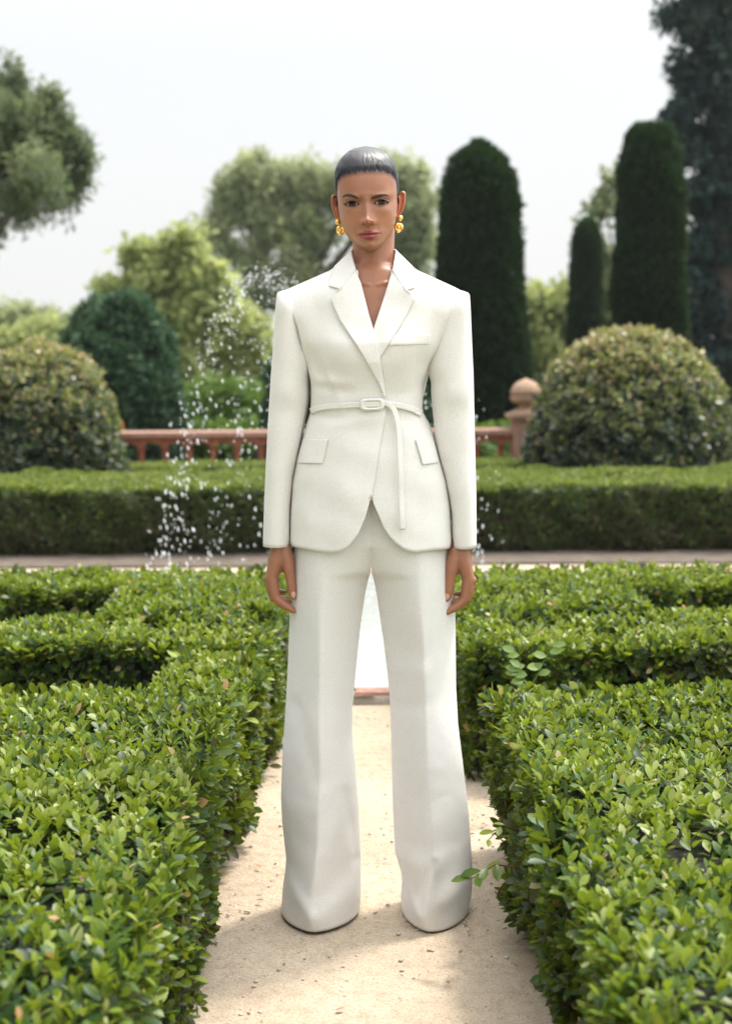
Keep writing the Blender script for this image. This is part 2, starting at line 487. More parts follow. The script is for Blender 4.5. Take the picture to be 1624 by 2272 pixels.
# ================================================================== THE SETTING
def sheet(name, x0, x1, y0, y1, z, mat, nx=2, ny=2, amp=0):
    xs = np.linspace(x0, x1, nx); ys = np.linspace(y0, y1, ny)
    X, Y = np.meshgrid(xs, ys)
    V = np.stack([X.ravel(), Y.ravel(), np.full(X.size, z)], 1)
    if amp:
        V[:, 2] += wob(V, 2.1, amp)*1.0+wob(V, 9, amp*.35, 3)
    idx = np.arange(nx*ny).reshape(ny, nx)
    Fc = np.stack([idx[:-1, :-1].ravel(), idx[:-1, 1:].ravel(), idx[1:, 1:].ravel(), idx[1:, :-1].ravel()], 1)
    return tag(mobj(name, V, Fc, mat), kind='structure')
sheet('ground', -250, 250, -20, 400, -.03, M['grass'])
sheet('garden_path', -7, 7, -3, 13.6, 0.0, M['sand'], 200, 240, .004)
sheet('hedge_shade_sheet', -7, 7, 9.02, 9.75, .012, M['hedge_shade'], 120, 12, .004)  # dark sheet: the long hedge's shade painted onto the path
sheet('garden_soil', -14, 14, 13.6, 24, -.012, M['earth'])

# round pond behind the person: rim of bricks on mortar, pale water
PC = (0.03, 6.94)
def ring_obj(name, r0, r1, z0, z1, mat, parent, seg=160, jit=0):
    V = []
    prof = [(r0, z0), (r0, z1), ((r0+r1)/2, z1+.003), (r1, z1), (r1, z0)]
    for r, z in prof:
        for k in range(seg):
            a = 2*PI*k/seg
            q = jit*random.uniform(-1, 1)
            V.append((PC[0]+(r+q)*math.cos(a), PC[1]+(r+q)*math.sin(a), z+q*.6 if z > .01 else z))
    return mobj(name, V, grid_faces(5, seg, True), mat, parent)
pond = empty('fountain_basin', (PC[0], PC[1], 0), 'low round pond rim of worn red brick on grey mortar, seen between the trouser legs', 'pond rim')
ring_obj('curb', 1.46, 1.56, -.02, .034, M['mortar'], pond, 300, .0035)
br = MB()
nb = 54
for k in range(nb):
    a0 = 2*PI*(k+.06)/nb; a1 = 2*PI*(k+.94)/nb
    V = []
    zt = .050+random.uniform(-.004, .002)
    for a in np.linspace(a0, a1, 4):
        for r, z in ((1.470, .034), (1.473, zt), (1.556, zt), (1.562, .034)):
            rr = r+random.uniform(-.003, .003)
            V.append((PC[0]+rr*math.cos(a), PC[1]+rr*math.sin(a), z))
    f = []
    for i in range(3):
        for j in range(4):
            f.append((i*4+j, i*4+(j+1) % 4, (i+1)*4+(j+1) % 4, (i+1)*4+j))
    f += [(3, 2, 1, 0), (12, 13, 14, 15)]
    br.add(V, f)
br.build('brick_edge', M['brick'], pond, smooth=False)
cv = [(PC[0], PC[1], .046)]+[(PC[0]+1.472*math.cos(2*PI*k/96), PC[1]+1.472*math.sin(2*PI*k/96), .046) for k in range(96)]
tag(mobj('pond_water', cv, [(0, 1+k, 1+(k+1) % 96) for k in range(96)], M['water']), kind='structure')
# spray of drops thrown outwards by the fountain
ico = bmesh.new(); bmesh.ops.create_icosphere(ico, subdivisions=1, radius=1)
IV = np.array([v.co[:] for v in ico.verts]); IF = np.array([[v.index for v in f.verts] for f in ico.faces]); ico.free()
DV, DF, dn = [], [], 0
for phi, RR, H, nd in ([(PI*(1+x), 1.12+random.uniform(-.06, .06), 1.66+random.uniform(-.06, .04), 190) for x in (-.22, -.12, -.04, .04, .12, .2)]
                       + [(PI*(1+x), .72, 1.5, 110) for x in (-.38, -.2, .02, .2, .36)]
                       + [(PI*x, .62, 1.35, 110) for x in (-.3, -.12, .02, .14, .3)]
                       + [(PI*(1+x), .86, 1.25, 80) for x in (-.1, .05)]):
    for _ in range(nd):
        t = random.random()**.8
        x = t*RR
        z = 4*H*t*(1-t)+.06
        sp = .010+.042*t
        r0 = x+random.gauss(0, sp)
        ph = phi+random.gauss(0, .05)
        zz = z+random.gauss(0, sp*.8)
        if zz < .06: continue
        s = random.choice((.0013, .0017, .0021, .0026, .0036))*(.8+.35*t)
        st = 1.2+2.4*abs(2*t-1)
        slope = math.atan2(4*H*(1-2*t)/RR, 1)
        q = IV*np.array([s, s, s*st])
        tl = PI/2-abs(slope); tl = tl*(1 if math.cos(ph) < 0 else -1)*(-1 if slope < 0 else 1)
        c_, s_ = math.cos(tl), math.sin(tl)
        q = np.stack([q[:, 0]*c_+q[:, 2]*s_, q[:, 1], -q[:, 0]*s_+q[:, 2]*c_], 1)
        DV.append(q+np.array([PC[0]+r0*math.cos(ph), PC[1]+r0*math.sin(ph)*1.0, zz])); DF.append(IF+dn); dn += len(IV)
tag(mobj('water_spray', np.concatenate(DV), np.concatenate(DF), M['drop']), 'arching spray of white water drops falling behind the person', 'water spray', kind='stuff')

# ------------------------------------------------------------------ clipped hedges
def inside(P, boxes, skip, m=.03):
    r = np.zeros(len(P), bool)
    for i, (x0, x1, y0, y1, h) in enumerate(boxes):
        if i == skip: continue
        r |= (P[:, 0] > x0+m) & (P[:, 0] < x1-m) & (P[:, 1] > y0+m) & (P[:, 1] < y1-m) & (P[:, 2] < h-m)
    return r
def hedge(name, label, boxes, L, dens, k, mat, tmpl='8', amp=.02, zmin=.04, tone_top=.62, tone_side=.45, group=None, sides='xXyY', core_in=.07, width=1.0, twigs=0, side_scale=1.0, extra=None, brown=0, cat='hedge'):
    parts, TW = [], []
    for i, (x0, x1, y0, y1, h) in enumerate(boxes):
        n = int((x1-x0)*(y1-y0)*dens)
        P = np.stack([rng.uniform(x0, x1, n), rng.uniform(y0, y1, n), np.full(n, h)], 1)
        N = np.tile([0., 0, 1], (n, 1))
        e = np.minimum.reduce([P[:, 0]-x0, x1-P[:, 0], P[:, 1]-y0, y1-P[:, 1]])
        tk = ~inside(P+np.array([0, 0, -.05]), boxes, i)
        P[:, 2] += wob(P, 7, amp, i)+wob(P, 21, amp*.5, 5)+rng.normal(0, L*.16, n)-L*.6
        P[:, 2] -= np.clip(.06-e, 0, .06)**1.4*.9
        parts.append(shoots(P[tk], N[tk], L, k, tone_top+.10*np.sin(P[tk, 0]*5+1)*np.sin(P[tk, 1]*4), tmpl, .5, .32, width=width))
        for s in sides:
            ln = (y1-y0) if s in 'xX' else (x1-x0)
            n = int(ln*(h-zmin)*dens*1.05*side_scale)
            z = rng.uniform(zmin, h-.02, n); t = rng.uniform(0, ln, n)
            q = {'x': (x0, -1, 0), 'X': (x1, 1, 0), 'y': (y0, -1, 1), 'Y': (y1, 1, 1)}[s]
            P = np.zeros((n, 3)); N = np.zeros((n, 3))
            P[:, q[2]] = q[0]; P[:, 1-q[2]] = (y0 if s in 'xX' else x0)+t; P[:, 2] = z
            N[:, q[2]] = q[1]; N[:, 2] = .25
            tk = ~inside(P+N*.02, boxes, i, 0)
            bulge = wob(P, 9, amp*1.9, i+4)+wob(P, 23, amp*.8, i)+rng.normal(0, L*.2, n)-L*.45-.05*np.clip(.10-z, 0, 1)/.10
            P[:, q[2]] += q[1]*bulge
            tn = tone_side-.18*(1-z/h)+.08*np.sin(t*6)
            if brown:
                tn = np.where(rng.random(n) < brown*(1.1-z/h), rng.uniform(.0, .12, n), tn)
            parts.append(shoots(P[tk], N[tk], L, k, tn[tk], tmpl, .25, .4, width=width))
            if twigs:
                for _ in range(int(ln*twigs)):
                    tt = random.uniform(0, ln); b = np.zeros(3)
                    b[q[2]] = q[0]-q[1]*random.uniform(.015, .07); b[1-q[2]] = (y0 if s in 'xX' else x0)+tt
                    if inside(b[None]+[0, 0, .1], boxes, i)[0]: continue
                    TW.append((b, q))
    if extra: parts += extra
    V, Fc, T = merge(parts)
    c = [(b[0]+b[1])/2 for b in boxes][0], boxes[0][2]
    root = empty(name, (c[0], c[1], 0), label, cat, group)
    mobj('foliage', V, Fc, mat, root, {'tone': T})
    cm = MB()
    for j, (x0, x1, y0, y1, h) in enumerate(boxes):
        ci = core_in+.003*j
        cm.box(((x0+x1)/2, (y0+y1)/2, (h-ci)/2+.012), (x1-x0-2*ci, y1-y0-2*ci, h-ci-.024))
    cm.build('dark_core', M['hedge_core'], root, smooth=False)  # added solid core, blocks light behind the leaves
    if TW:
        for b, q in TW:
            tm = MB()
            p0 = Vector(b); p0.z = 0
            d = Vector((0, 0, 0)); d[q[2]] = q[1]*random.uniform(-.02, .05); d[1-q[2]] = random.uniform(-.05, .05)
            h = random.uniform(.16, .36)
            tm.tube([p0, p0+d*.4+Vector((0, 0, h*.5)), p0+d+Vector((0, 0, h))], [.0042, .0032, .0016], 6, False)
            tm.build('stem', M['twig'], root)
    return root
SPRIGS = []
def shoot_cluster(base, tip, L, n, tone, mat_unused=None):
    SPRIGS.append((base, tip))
    """a stray shoot: leaves along a stem; returns leaf geometry and stem points"""
    b, t = np.array(base), np.array(tip)
    s = np.linspace(.35, 1, n)
    P = b+(t-b)*s[:, None]+np.array([0, 0, .02])*np.sin(s*PI)[:, None]
    ax = unit(np.tile(t-b, (n, 1)))
    side = unit(np.cross(ax, [0, 0, 1.]))*np.where(np.arange(n) % 2 == 0, 1, -1)[:, None]
    D = ax*.7+side*.7+rng.normal(0, .25, (n, 3))
    return leaves(P, D, np.tile([0, -.3, 1.], (n, 1))+rng.normal(0, .3, (n, 3)), np.full(n, L)*rng.uniform(.75, 1.1, n), np.full(n, tone)+rng.normal(0, .08, n))

HH = .47
LL = .036
DN = 1050
PE = .355
# the low hedges of the garden: two beds on each side of the path
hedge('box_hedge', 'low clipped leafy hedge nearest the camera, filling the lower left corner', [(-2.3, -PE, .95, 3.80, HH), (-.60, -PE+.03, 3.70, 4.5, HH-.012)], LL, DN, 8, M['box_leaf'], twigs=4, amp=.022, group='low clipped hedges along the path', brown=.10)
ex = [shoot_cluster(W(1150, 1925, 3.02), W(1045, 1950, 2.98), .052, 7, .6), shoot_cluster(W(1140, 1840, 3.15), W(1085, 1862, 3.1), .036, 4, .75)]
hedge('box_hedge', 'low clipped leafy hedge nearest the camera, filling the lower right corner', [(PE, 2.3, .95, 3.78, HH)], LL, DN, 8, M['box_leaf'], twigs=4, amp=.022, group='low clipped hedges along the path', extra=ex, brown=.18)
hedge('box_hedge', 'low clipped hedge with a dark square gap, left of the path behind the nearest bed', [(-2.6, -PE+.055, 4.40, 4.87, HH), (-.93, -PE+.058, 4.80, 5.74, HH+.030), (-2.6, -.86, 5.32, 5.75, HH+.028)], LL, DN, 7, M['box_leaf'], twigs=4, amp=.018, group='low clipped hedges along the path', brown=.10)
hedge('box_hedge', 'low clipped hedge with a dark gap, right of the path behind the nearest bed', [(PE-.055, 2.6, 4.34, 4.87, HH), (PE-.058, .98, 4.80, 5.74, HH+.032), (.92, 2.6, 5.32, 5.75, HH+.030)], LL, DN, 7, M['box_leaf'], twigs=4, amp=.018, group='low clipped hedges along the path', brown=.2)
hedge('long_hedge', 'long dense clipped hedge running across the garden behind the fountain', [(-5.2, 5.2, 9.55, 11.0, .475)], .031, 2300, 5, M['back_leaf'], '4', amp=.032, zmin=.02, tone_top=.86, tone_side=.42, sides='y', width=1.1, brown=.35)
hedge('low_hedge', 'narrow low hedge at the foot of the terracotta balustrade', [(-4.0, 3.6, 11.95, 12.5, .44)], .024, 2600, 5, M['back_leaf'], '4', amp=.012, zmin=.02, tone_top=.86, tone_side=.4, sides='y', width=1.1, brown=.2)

hed = [o for o in COL.objects if o.name.startswith('box_hedge')][1]
for b_, t_ in SPRIGS:
    q0 = Vector(b_)+(Vector(b_)-Vector(t_))*.9; q0.z -= .03
    sp_ = MB(); sp_.tube([q0, Vector(b_), Vector(b_).lerp(Vector(t_), .5)+Vector((0, 0, .02)), Vector(t_)], [.0028, .0024, .0018, .0010], 6, False)
    sp_.build('stem', M['twig'], hed)
# vine shoots poking out of the right hedge
vr = empty('vine_shoot', tuple(W(1170, 1520, 4.1)), 'pale green vine shoots with pointed leaves rising from the right hedge', 'vine')
vp = []
for (bx, by), (mx_, my), (tx, ty), n in (((1190, 1530), (1150, 1500), (1112, 1435), 6), ((1180, 1520), (1205, 1470), (1225, 1432), 6), ((1150, 1530), (1140, 1500), (1120, 1480), 3)):
    a, b, c = (W(x, y, 4.08) for x, y in ((bx, by), (mx_, my), (tx, ty)))
    pts = smooth_line([a, b, c], 12)
    vs = MB(); vs.tube([Vector(p) for p in pts], list(np.linspace(.0028, .0012, 12)), 6, False); vs.build('stem', M['vine_leaf'], vr)
    for s in np.linspace(.35, 1, n):
        i = int(s*11); d = unit(np.array([random.choice((-1, 1))*.9, -.3, random.uniform(-.6, .5)]))
        vp.append(leaves(pts[i][None], d[None], np.array([[random.uniform(-.4, .4), -.8, .7]]), np.array([.040*random.uniform(.8, 1.15)]), np.array([random.random()]), '8', 1.25))
V, Fc, T = merge(vp); mobj('foliage', V, Fc, M['vine_leaf'], vr, {'tone': T})

# litter on the path
lp = []
n = 420
P = np.stack([rng.uniform(-.36, .36, n), rng.uniform(2.4, 5.4, n), np.full(n, .010)], 1)
P[:, 0] = np.sign(P[:, 0])*np.abs(P[:, 0]/.36)**.7*.36
D = unit(rng.normal(0, 1, (n, 3))*[1, 1, .12]); NN = np.tile([0, 0, 1.], (n, 1))+rng.normal(0, .35, (n, 3))
lv = leaves(P, D, NN, rng.choice([.006, .008, .011, .016, .022], n, p=[.35, .3, .2, .1, .05]), rng.random(n))
tag(mobj('leaf_litter', lv[0], lv[1], M['dry_leaf'], None, {'tone': lv[2]}), 'scattered dry brown leaf fragments on the sandy path', 'leaf litter', kind='stuff')
pb = MB()
for _ in range(420):
    s = random.choice((.002, .003, .004, .006))
    pb.ball((random.uniform(-.4, .4), random.uniform(2.4, 5.4), s*.35), (s, s*random.uniform(.6, 1), s*.5), 7, 4)
tag(pb.build('pebbles', M['pebble'], None), 'small pale pebbles scattered on the sandy path', 'pebbles', kind='stuff')

# ------------------------------------------------------------------ balustrade
YB = 13.0
zt = float(W(430, 957, YB)[2]); zc = float(W(430, 967.5, YB)[2]); zb = float(W(430, 984, YB)[2]); zs = float(W(430, 995, YB)[2])
bal = empty('balustrade', (-1.4, YB, 0), 'low terracotta balustrade with arched openings behind the fountain', 'balustrade')
cp = MB(); cp.box((-.62, YB, (zt+zc)/2), (6.76, .34, zt-zc)); cp.build('coping', M['coping'], bal, smooth=False)
SPB = .2190
bx0 = float(W(367, 990, YB)[0])
xs_b = [bx0+SPB*k for k in range(-10, 19)]
xs_b = [x for x in xs_b if -3.9 < x < 1.30]
def arch_beam():
    """beam with a small ogee arch over each opening"""
    mb = MB()
    for x in xs_b:
        w = SPB/2-.003
        pts = []
        for k in range(13):
            u = -w+2*w*k/12
            q = abs(u)/w
            pts.append((x+SPB/2+u, zs+(zb+.012-zs)*(1-q**2.2)**.6 if q < .995 else zs))
        V = []
        for y in (YB-.11, YB+.11):
            for px_, pz in pts: V.append((px_, y, pz))
            for px_, pz in pts: V.append((px_, y, zc-.0))
        n_ = 13
        f = []
        for k in range(n_-1):
            f.append((k, k+1, n_+k+1, n_+k)); f.append((2*n_+k+1, 2*n_+k, 3*n_+k, 3*n_+k+1))
            f.append((k+1, k, 2*n_+k, 2*n_+k+1))
        f += [(0, n_, 3*n_, 2*n_), (n_-1, 3*n_-1, 4*n_-1, 2*n_-1)]
        mb.add(V, f)
    return mb
arch_beam().build('beam', M['terracotta'], bal, smooth=False)
bprof = [(.050, .0), (.050, .04), (.030, .06), (.046, .16), (.040, .25), (.024, .36), (.024, .42), (.035, .44), (.035, .46)]
s_ = (zs+.004)/.46
for x in xs_b:
    b = MB(); b.lathe([(r*1.0, z*s_) for r, z in bprof], (x, YB, 0), 16); b.build('baluster', M['terracotta'], bal)
bs = MB(); bs.box((-.62, YB, .03), (6.6, .30, .06)); bs.build('plinth', M['terracotta'], bal, smooth=False)
# pillar with its mushroom-shaped finial (a second one beyond the right bush)
def pillar(px, label):
    c = W(px, 925, YB-.05); x, y = float(c[0]), YB-.05
    Z = lambda v: float(W(px, v, y)[2])
    k = 13/F
    r = empty('stone_pillar', (x, y, 0), label, 'pillar', 'pillars of the balustrade')
    m = MB(); m.box((x, y, (Z(927)-.02)/2), (58*k/1.0*1.05, .25, Z(927)+.02)); m.build('shaft', M['coping'], r, smooth=False)
    m = MB(); m.box((x, y, (Z(918)+Z(926))/2), (84*k, .34, Z(918)-Z(926)-.001))
    m.lathe([(38*k, 0), (37*k, .012), (26*k, .035), (15*k, .062), (12*k, .10)], (x, y, Z(918)), 28)
    m.build('cap', M['stone'], r, smooth=False)
    m = MB(); m.lathe([(9*k, -.03), (10*k, 0), (24*k, .008), (33*k, .028), (35*k, .050), (34.5*k, .070), (31*k, .078), (31*k, .084), (35*k, .088), (34.5*k, .112), (30*k, .155), (21*k, .193), (10*k, .216), (5*k, .222), (1*k, .232)], (x, y, Z(896)), 32)
    o = m.build('finial', M['stone'], r)
    return r
pillar(1166, 'terracotta coloured pillar topped by a mushroom shaped stone finial, left of the right bush')
m_ = MB(); xq = float(W(1640, 960, YB)[0])
rb = empty('brick_post', (xq, YB, 0), 'plain reddish post half hidden by the right bush at the picture edge', 'post')
m_.box((xq, YB, .36), (.30, .26, .70)); m_.build('shaft', M['terracotta'], rb, smooth=False)
m_ = MB(); m_.box((xq, YB, .735), (.38, .34, .05)); m_.build('cap', M['coping'], rb, smooth=False)

# ------------------------------------------------------------------ revolved shrubs
def revolve_shrub(name, label, cx, cy, prof, L, dens, k, mat, cat, group=None, tone=.5, lump=.03, lf=6, up=.5, jit=.35, tmpl='4', width=1.0, spread=(22, 80), topb=.25, trunk=None, core=.90):
    pr = np.array(prof, float)                     # (radius, z) from the ground up
    seg = np.hypot(np.diff(pr[:, 0]), np.diff(pr[:, 1]))
    area = seg*(pr[:-1, 0]+pr[1:, 0])*PI
    parts = []
    for i in range(len(seg)):
        n = int(area[i]*dens)
        if n < 1: continue
        t = rng.random(n); a = rng.uniform(0, 2*PI, n)
        r = pr[i, 0]+(pr[i+1, 0]-pr[i, 0])*t; z = pr[i, 1]+(pr[i+1, 1]-pr[i, 1])*t
        nr = np.array([pr[i+1, 1]-pr[i, 1], -(pr[i+1, 0]-pr[i, 0])])/max(seg[i], 1e-6)
        N = np.stack([np.cos(a)*nr[0], np.sin(a)*nr[0], np.full(n, nr[1])], 1)
        P = np.stack([cx+r*np.cos(a), cy+r*np.sin(a), z], 1)
        b = wob(P, lf, lump, 1)+wob(P, lf*2.7, lump*.6, 2)+rng.normal(0, L*.25, n)
        P += N*(b-L*.5)[:, None]
        keep = P[:, 2] > .01
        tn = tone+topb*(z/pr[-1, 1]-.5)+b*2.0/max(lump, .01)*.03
        parts.append(shoots(P[keep], N[keep], L, k, tn[keep], tmpl, up, jit, spread, width=width))
    V, Fc, T = merge(parts)
    root = empty(name, (cx, cy, 0), label, cat, group)
    mobj('foliage', V, Fc, mat, root, {'tone': T})
    c = MB(); c.lathe([(max(.01, r*core-.03), max(.012, z*.975-.02)) for r, z in prof], (cx, cy, 0), 28); c.build('dark_core', M['hedge_core'], root)  # solid dark core added to block light inside the shrub
    if trunk:
        tr = MB(); tr.tube([(cx, cy, -.1), (cx, cy, trunk[0])], [trunk[1], trunk[1]*.7], 10, False); tr.build('trunk', M['bark'], root)
    return root
def px_prof(cxp, Y, pts):
    """(half width px, y px) -> (radius, z) at distance Y"""
    out = []
    for hw, py in pts:
        a, b = W(cxp-hw, py, Y), W(cxp+hw, py, Y)
        out.append(((b[0]-a[0])/2, max(0.0, (a[2]+b[2])/2)))
    return float(W(cxp, 900, Y)[0]), out
cx, pr = px_prof(1395, 11.9, [(208, 1130), (222, 1085), (230, 1025), (229, 965), (218, 905), (196, 850), (162, 798), (120, 760), (70, 735), (25, 725), (2, 722)])
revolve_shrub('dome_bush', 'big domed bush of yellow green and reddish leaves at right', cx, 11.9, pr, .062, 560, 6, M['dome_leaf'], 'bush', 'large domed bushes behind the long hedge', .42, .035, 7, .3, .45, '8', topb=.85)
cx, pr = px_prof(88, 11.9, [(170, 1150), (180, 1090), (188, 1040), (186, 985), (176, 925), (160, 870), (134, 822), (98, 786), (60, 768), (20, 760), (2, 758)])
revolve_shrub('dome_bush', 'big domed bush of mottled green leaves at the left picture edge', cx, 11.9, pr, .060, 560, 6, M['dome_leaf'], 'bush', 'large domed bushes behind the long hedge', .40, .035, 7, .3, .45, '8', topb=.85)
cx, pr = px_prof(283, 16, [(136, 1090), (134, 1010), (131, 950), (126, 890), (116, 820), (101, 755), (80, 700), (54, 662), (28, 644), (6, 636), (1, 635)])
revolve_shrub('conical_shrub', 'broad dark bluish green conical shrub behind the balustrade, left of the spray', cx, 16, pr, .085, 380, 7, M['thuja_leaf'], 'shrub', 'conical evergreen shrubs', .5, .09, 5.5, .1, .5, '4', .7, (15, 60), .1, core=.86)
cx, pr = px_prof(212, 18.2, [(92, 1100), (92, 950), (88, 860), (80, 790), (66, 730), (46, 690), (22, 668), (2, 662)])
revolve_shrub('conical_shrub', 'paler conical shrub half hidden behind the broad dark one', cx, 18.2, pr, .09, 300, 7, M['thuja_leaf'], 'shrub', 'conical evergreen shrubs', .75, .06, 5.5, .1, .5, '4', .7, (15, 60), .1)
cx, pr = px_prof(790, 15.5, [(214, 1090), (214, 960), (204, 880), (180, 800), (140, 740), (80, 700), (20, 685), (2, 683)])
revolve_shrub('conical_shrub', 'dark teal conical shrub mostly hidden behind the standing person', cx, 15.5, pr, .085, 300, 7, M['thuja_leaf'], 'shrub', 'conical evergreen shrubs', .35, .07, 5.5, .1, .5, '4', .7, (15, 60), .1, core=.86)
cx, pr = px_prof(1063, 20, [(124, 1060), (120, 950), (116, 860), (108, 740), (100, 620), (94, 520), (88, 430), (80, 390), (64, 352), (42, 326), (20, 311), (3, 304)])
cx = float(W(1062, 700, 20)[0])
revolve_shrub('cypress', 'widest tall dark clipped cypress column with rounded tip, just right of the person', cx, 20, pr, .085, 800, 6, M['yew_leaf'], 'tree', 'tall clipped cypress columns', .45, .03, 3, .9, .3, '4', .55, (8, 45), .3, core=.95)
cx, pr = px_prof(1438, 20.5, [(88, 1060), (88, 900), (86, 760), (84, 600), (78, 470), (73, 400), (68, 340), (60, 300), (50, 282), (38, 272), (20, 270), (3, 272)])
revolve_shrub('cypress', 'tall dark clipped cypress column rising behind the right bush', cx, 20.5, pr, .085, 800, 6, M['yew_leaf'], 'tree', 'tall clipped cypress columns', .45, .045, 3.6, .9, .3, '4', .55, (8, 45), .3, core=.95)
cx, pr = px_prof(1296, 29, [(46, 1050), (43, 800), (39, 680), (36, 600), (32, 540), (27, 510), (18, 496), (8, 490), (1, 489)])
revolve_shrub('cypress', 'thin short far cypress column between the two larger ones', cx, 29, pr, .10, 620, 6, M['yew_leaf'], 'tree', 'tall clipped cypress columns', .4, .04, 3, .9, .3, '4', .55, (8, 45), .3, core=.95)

# ------------------------------------------------------------------ loose trees
def tree(name, label, blobs, n_cl, n_lf, L, mat, cl=.5, trunk=None, limbs=(), tone=.5, group=None, flat=.7, sh=.55, width=.9, upb=.5, cat='tree', tvar=.14):
    """crown = leaf clumps spread through ellipsoids; blobs: (x, y, z, rx, ry, rz)"""
    B = np.array(blobs, float)
    wgt = B[:, 3]*B[:, 5]; wgt = wgt/wgt.sum()
    idx = rng.choice(len(B), n_cl, p=wgt)
    u = unit(rng.normal(0, 1, (n_cl, 3))); r = rng.random(n_cl)**sh
    C = B[idx, :3]+u*r[:, None]*B[idx, 3:]
    cs = cl*rng.uniform(.5, 1.3, n_cl)
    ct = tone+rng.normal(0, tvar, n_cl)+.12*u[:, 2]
    k = np.repeat(np.arange(n_cl), n_lf)
    m = len(k)
    g = rng.normal(0, 1, (m, 3)); g = unit(g)*(rng.random(m)**.45)[:, None]
    P = C[k]+g*cs[k][:, None]*np.array([1, 1, flat])
    N = unit(g+np.array([0, 0, upb])+rng.normal(0, .5, (m, 3)))
    D = unit(rng.normal(0, 1, (m, 3))+np.array([0, 0, upb*.6]))
    S = L*rng.uniform(.6, 1.3, m)
    V, Fc, T = leaves(P, D, N, S, np.clip(ct[k]+rng.normal(0, .08, m), 0, 1), '4', width)
    c = trunk[0] if trunk else tuple(B[0, :2])+(0,)
    root = empty(name, (c[0], c[1], 0), label, cat, group)
    mobj('crown', V, Fc, mat, root, {'tone': T})
    if trunk:
        tm = MB(); p0, p1, r0, r1 = trunk
        p0, p1 = Vector(p0), Vector(p1)
        mid = (p0+p1)/2+Vector((random.uniform(-.1, .1), 0, 0))*(p1-p0).length
        tm.tube([tuple(q) for q in smooth_line([p0, mid, p1], 8)], list(np.linspace(r0, r1, 8)), 10, False)
        tm.build('trunk', M['bark'], root)
        if limbs or len(B) > 1:
            lm = MB()
            for b in B:
                q = Vector(b[:3]); s = p0.lerp(p1, random.uniform(.55, .95))
                pts = smooth_line([s, s.lerp(q, .5)+Vector((0, 0, -.05*(q-s).length)), q], 6)
                lm.tube([tuple(v) for v in pts], list(np.linspace(r1*.7, r1*.15, 6)), 7, False)
            lm.build('limb', M['bark'], root)
    return root
def PB(Y, lst):
    """blobs from (x px, y px, rx px, ry px[, dY]) at distance Y"""
    out = []
    for q in lst:
        yy = Y+(q[4] if len(q) > 4 else 0)
        p = W(q[0], q[1], yy); s = yy/F
        out.append((p[0], p[1], p[2], q[2]*s, q[2]*s*.9, q[3]*s))
    return out
def base(px, Y): p = W(px, 900, Y); return (float(p[0]), Y, -.05)
# umbrella pine hanging in from the left
Yp = 19
tree('stone_pine', 'dark green pine crown hanging into the upper left corner',
     PB(Yp, [(20, 235, 42, 85, .5), (60, 300, 75, 60), (10, 330, 90, 70, 1), (105, 255, 35, 48), (120, 330, 55, 75), (165, 345, 32, 60), (180, 395, 26, 45), (80, 400, 80, 50, -1), (140, 430, 50, 38), (40, 455, 70, 34), (-60, 300, 110, 120), (-150, 380, 100, 90), (-10, 520, 22, 20), (-160, 230, 120, 90)]),
     300, 110, .15, M['pine_leaf'], .21, (base(-160, Yp), tuple(W(-140, 430, Yp)), .25, .08), (1,), .5, flat=1.7, sh=.55, width=.35, upb=1.2, tvar=.24)
# big pale pine in the middle distance
Yc = 46
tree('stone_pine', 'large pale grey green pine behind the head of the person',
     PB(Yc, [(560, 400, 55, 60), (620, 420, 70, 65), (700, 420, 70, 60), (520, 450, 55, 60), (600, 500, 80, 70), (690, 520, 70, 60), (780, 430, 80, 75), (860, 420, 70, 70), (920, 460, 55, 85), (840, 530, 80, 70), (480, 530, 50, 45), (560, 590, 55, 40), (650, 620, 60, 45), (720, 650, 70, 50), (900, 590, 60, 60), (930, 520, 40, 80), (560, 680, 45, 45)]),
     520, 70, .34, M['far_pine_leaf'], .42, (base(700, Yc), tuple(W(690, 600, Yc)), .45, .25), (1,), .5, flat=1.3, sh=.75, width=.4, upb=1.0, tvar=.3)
# bright broadleaf trees
Yl = 32
tree('broadleaf_tree', 'sunlit yellow green tree left of the person, beyond the conical shrub',
     PB(Yl, [(400, 560, 45, 60), (360, 630, 60, 50), (440, 620, 60, 55), (480, 700, 55, 60), (400, 700, 80, 60), (320, 690, 50, 40), (430, 790, 80, 60), (500, 800, 60, 60), (540, 740, 45, 50), (560, 850, 60, 70), (470, 870, 70, 70), (400, 880, 60, 70), (620, 860, 60, 90), (300, 560, 16, 24), (255, 650, 30, 20)]),
     480, 60, .25, M['bright_leaf'], .40, (base(430, Yl), tuple(W(430, 700, Yl)), .22, .1), (1,), .5, sh=.6)
tree('broadleaf_tree', 'sunlit yellow green tree between the widest and the thinnest cypress',
     PB(Yl, [(1190, 690, 40, 45), (1225, 720, 45, 50), (1200, 790, 60, 60), (1260, 680, 30, 45), (1250, 800, 60, 60), (1330, 780, 50, 80), (1180, 880, 60, 60), (1150, 780, 50, 90)]),
     300, 90, .22, M['bright_leaf'], .55, (base(1215, Yl), tuple(W(1215, 780, Yl)), .2, .1), (1,), .42, sh=.6)
Yg = 24
tree('green_shrub', 'rounded mid green shrub directly behind the balustrade, left of the elbow',
     PB(Yg, [(450, 905, 50, 45), (500, 900, 50, 50), (550, 910, 50, 45), (440, 950, 60, 40), (540, 950, 70, 40)]), 150, 90, .14, M['green_leaf'], .36, None, (), .4, sh=.5, cat='shrub')
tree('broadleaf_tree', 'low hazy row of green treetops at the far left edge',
     PB(38, [(20, 725, 50, 32), (80, 715, 55, 30), (40, 770, 70, 35), (130, 750, 60, 40), (-40, 740, 60, 60), (40, 830, 160, 60)]), 260, 80, .24, M['far_pine_leaf'], .6, (base(60, 38), tuple(W(60, 760, 38)), .2, .1), (1,), .42, sh=.6)
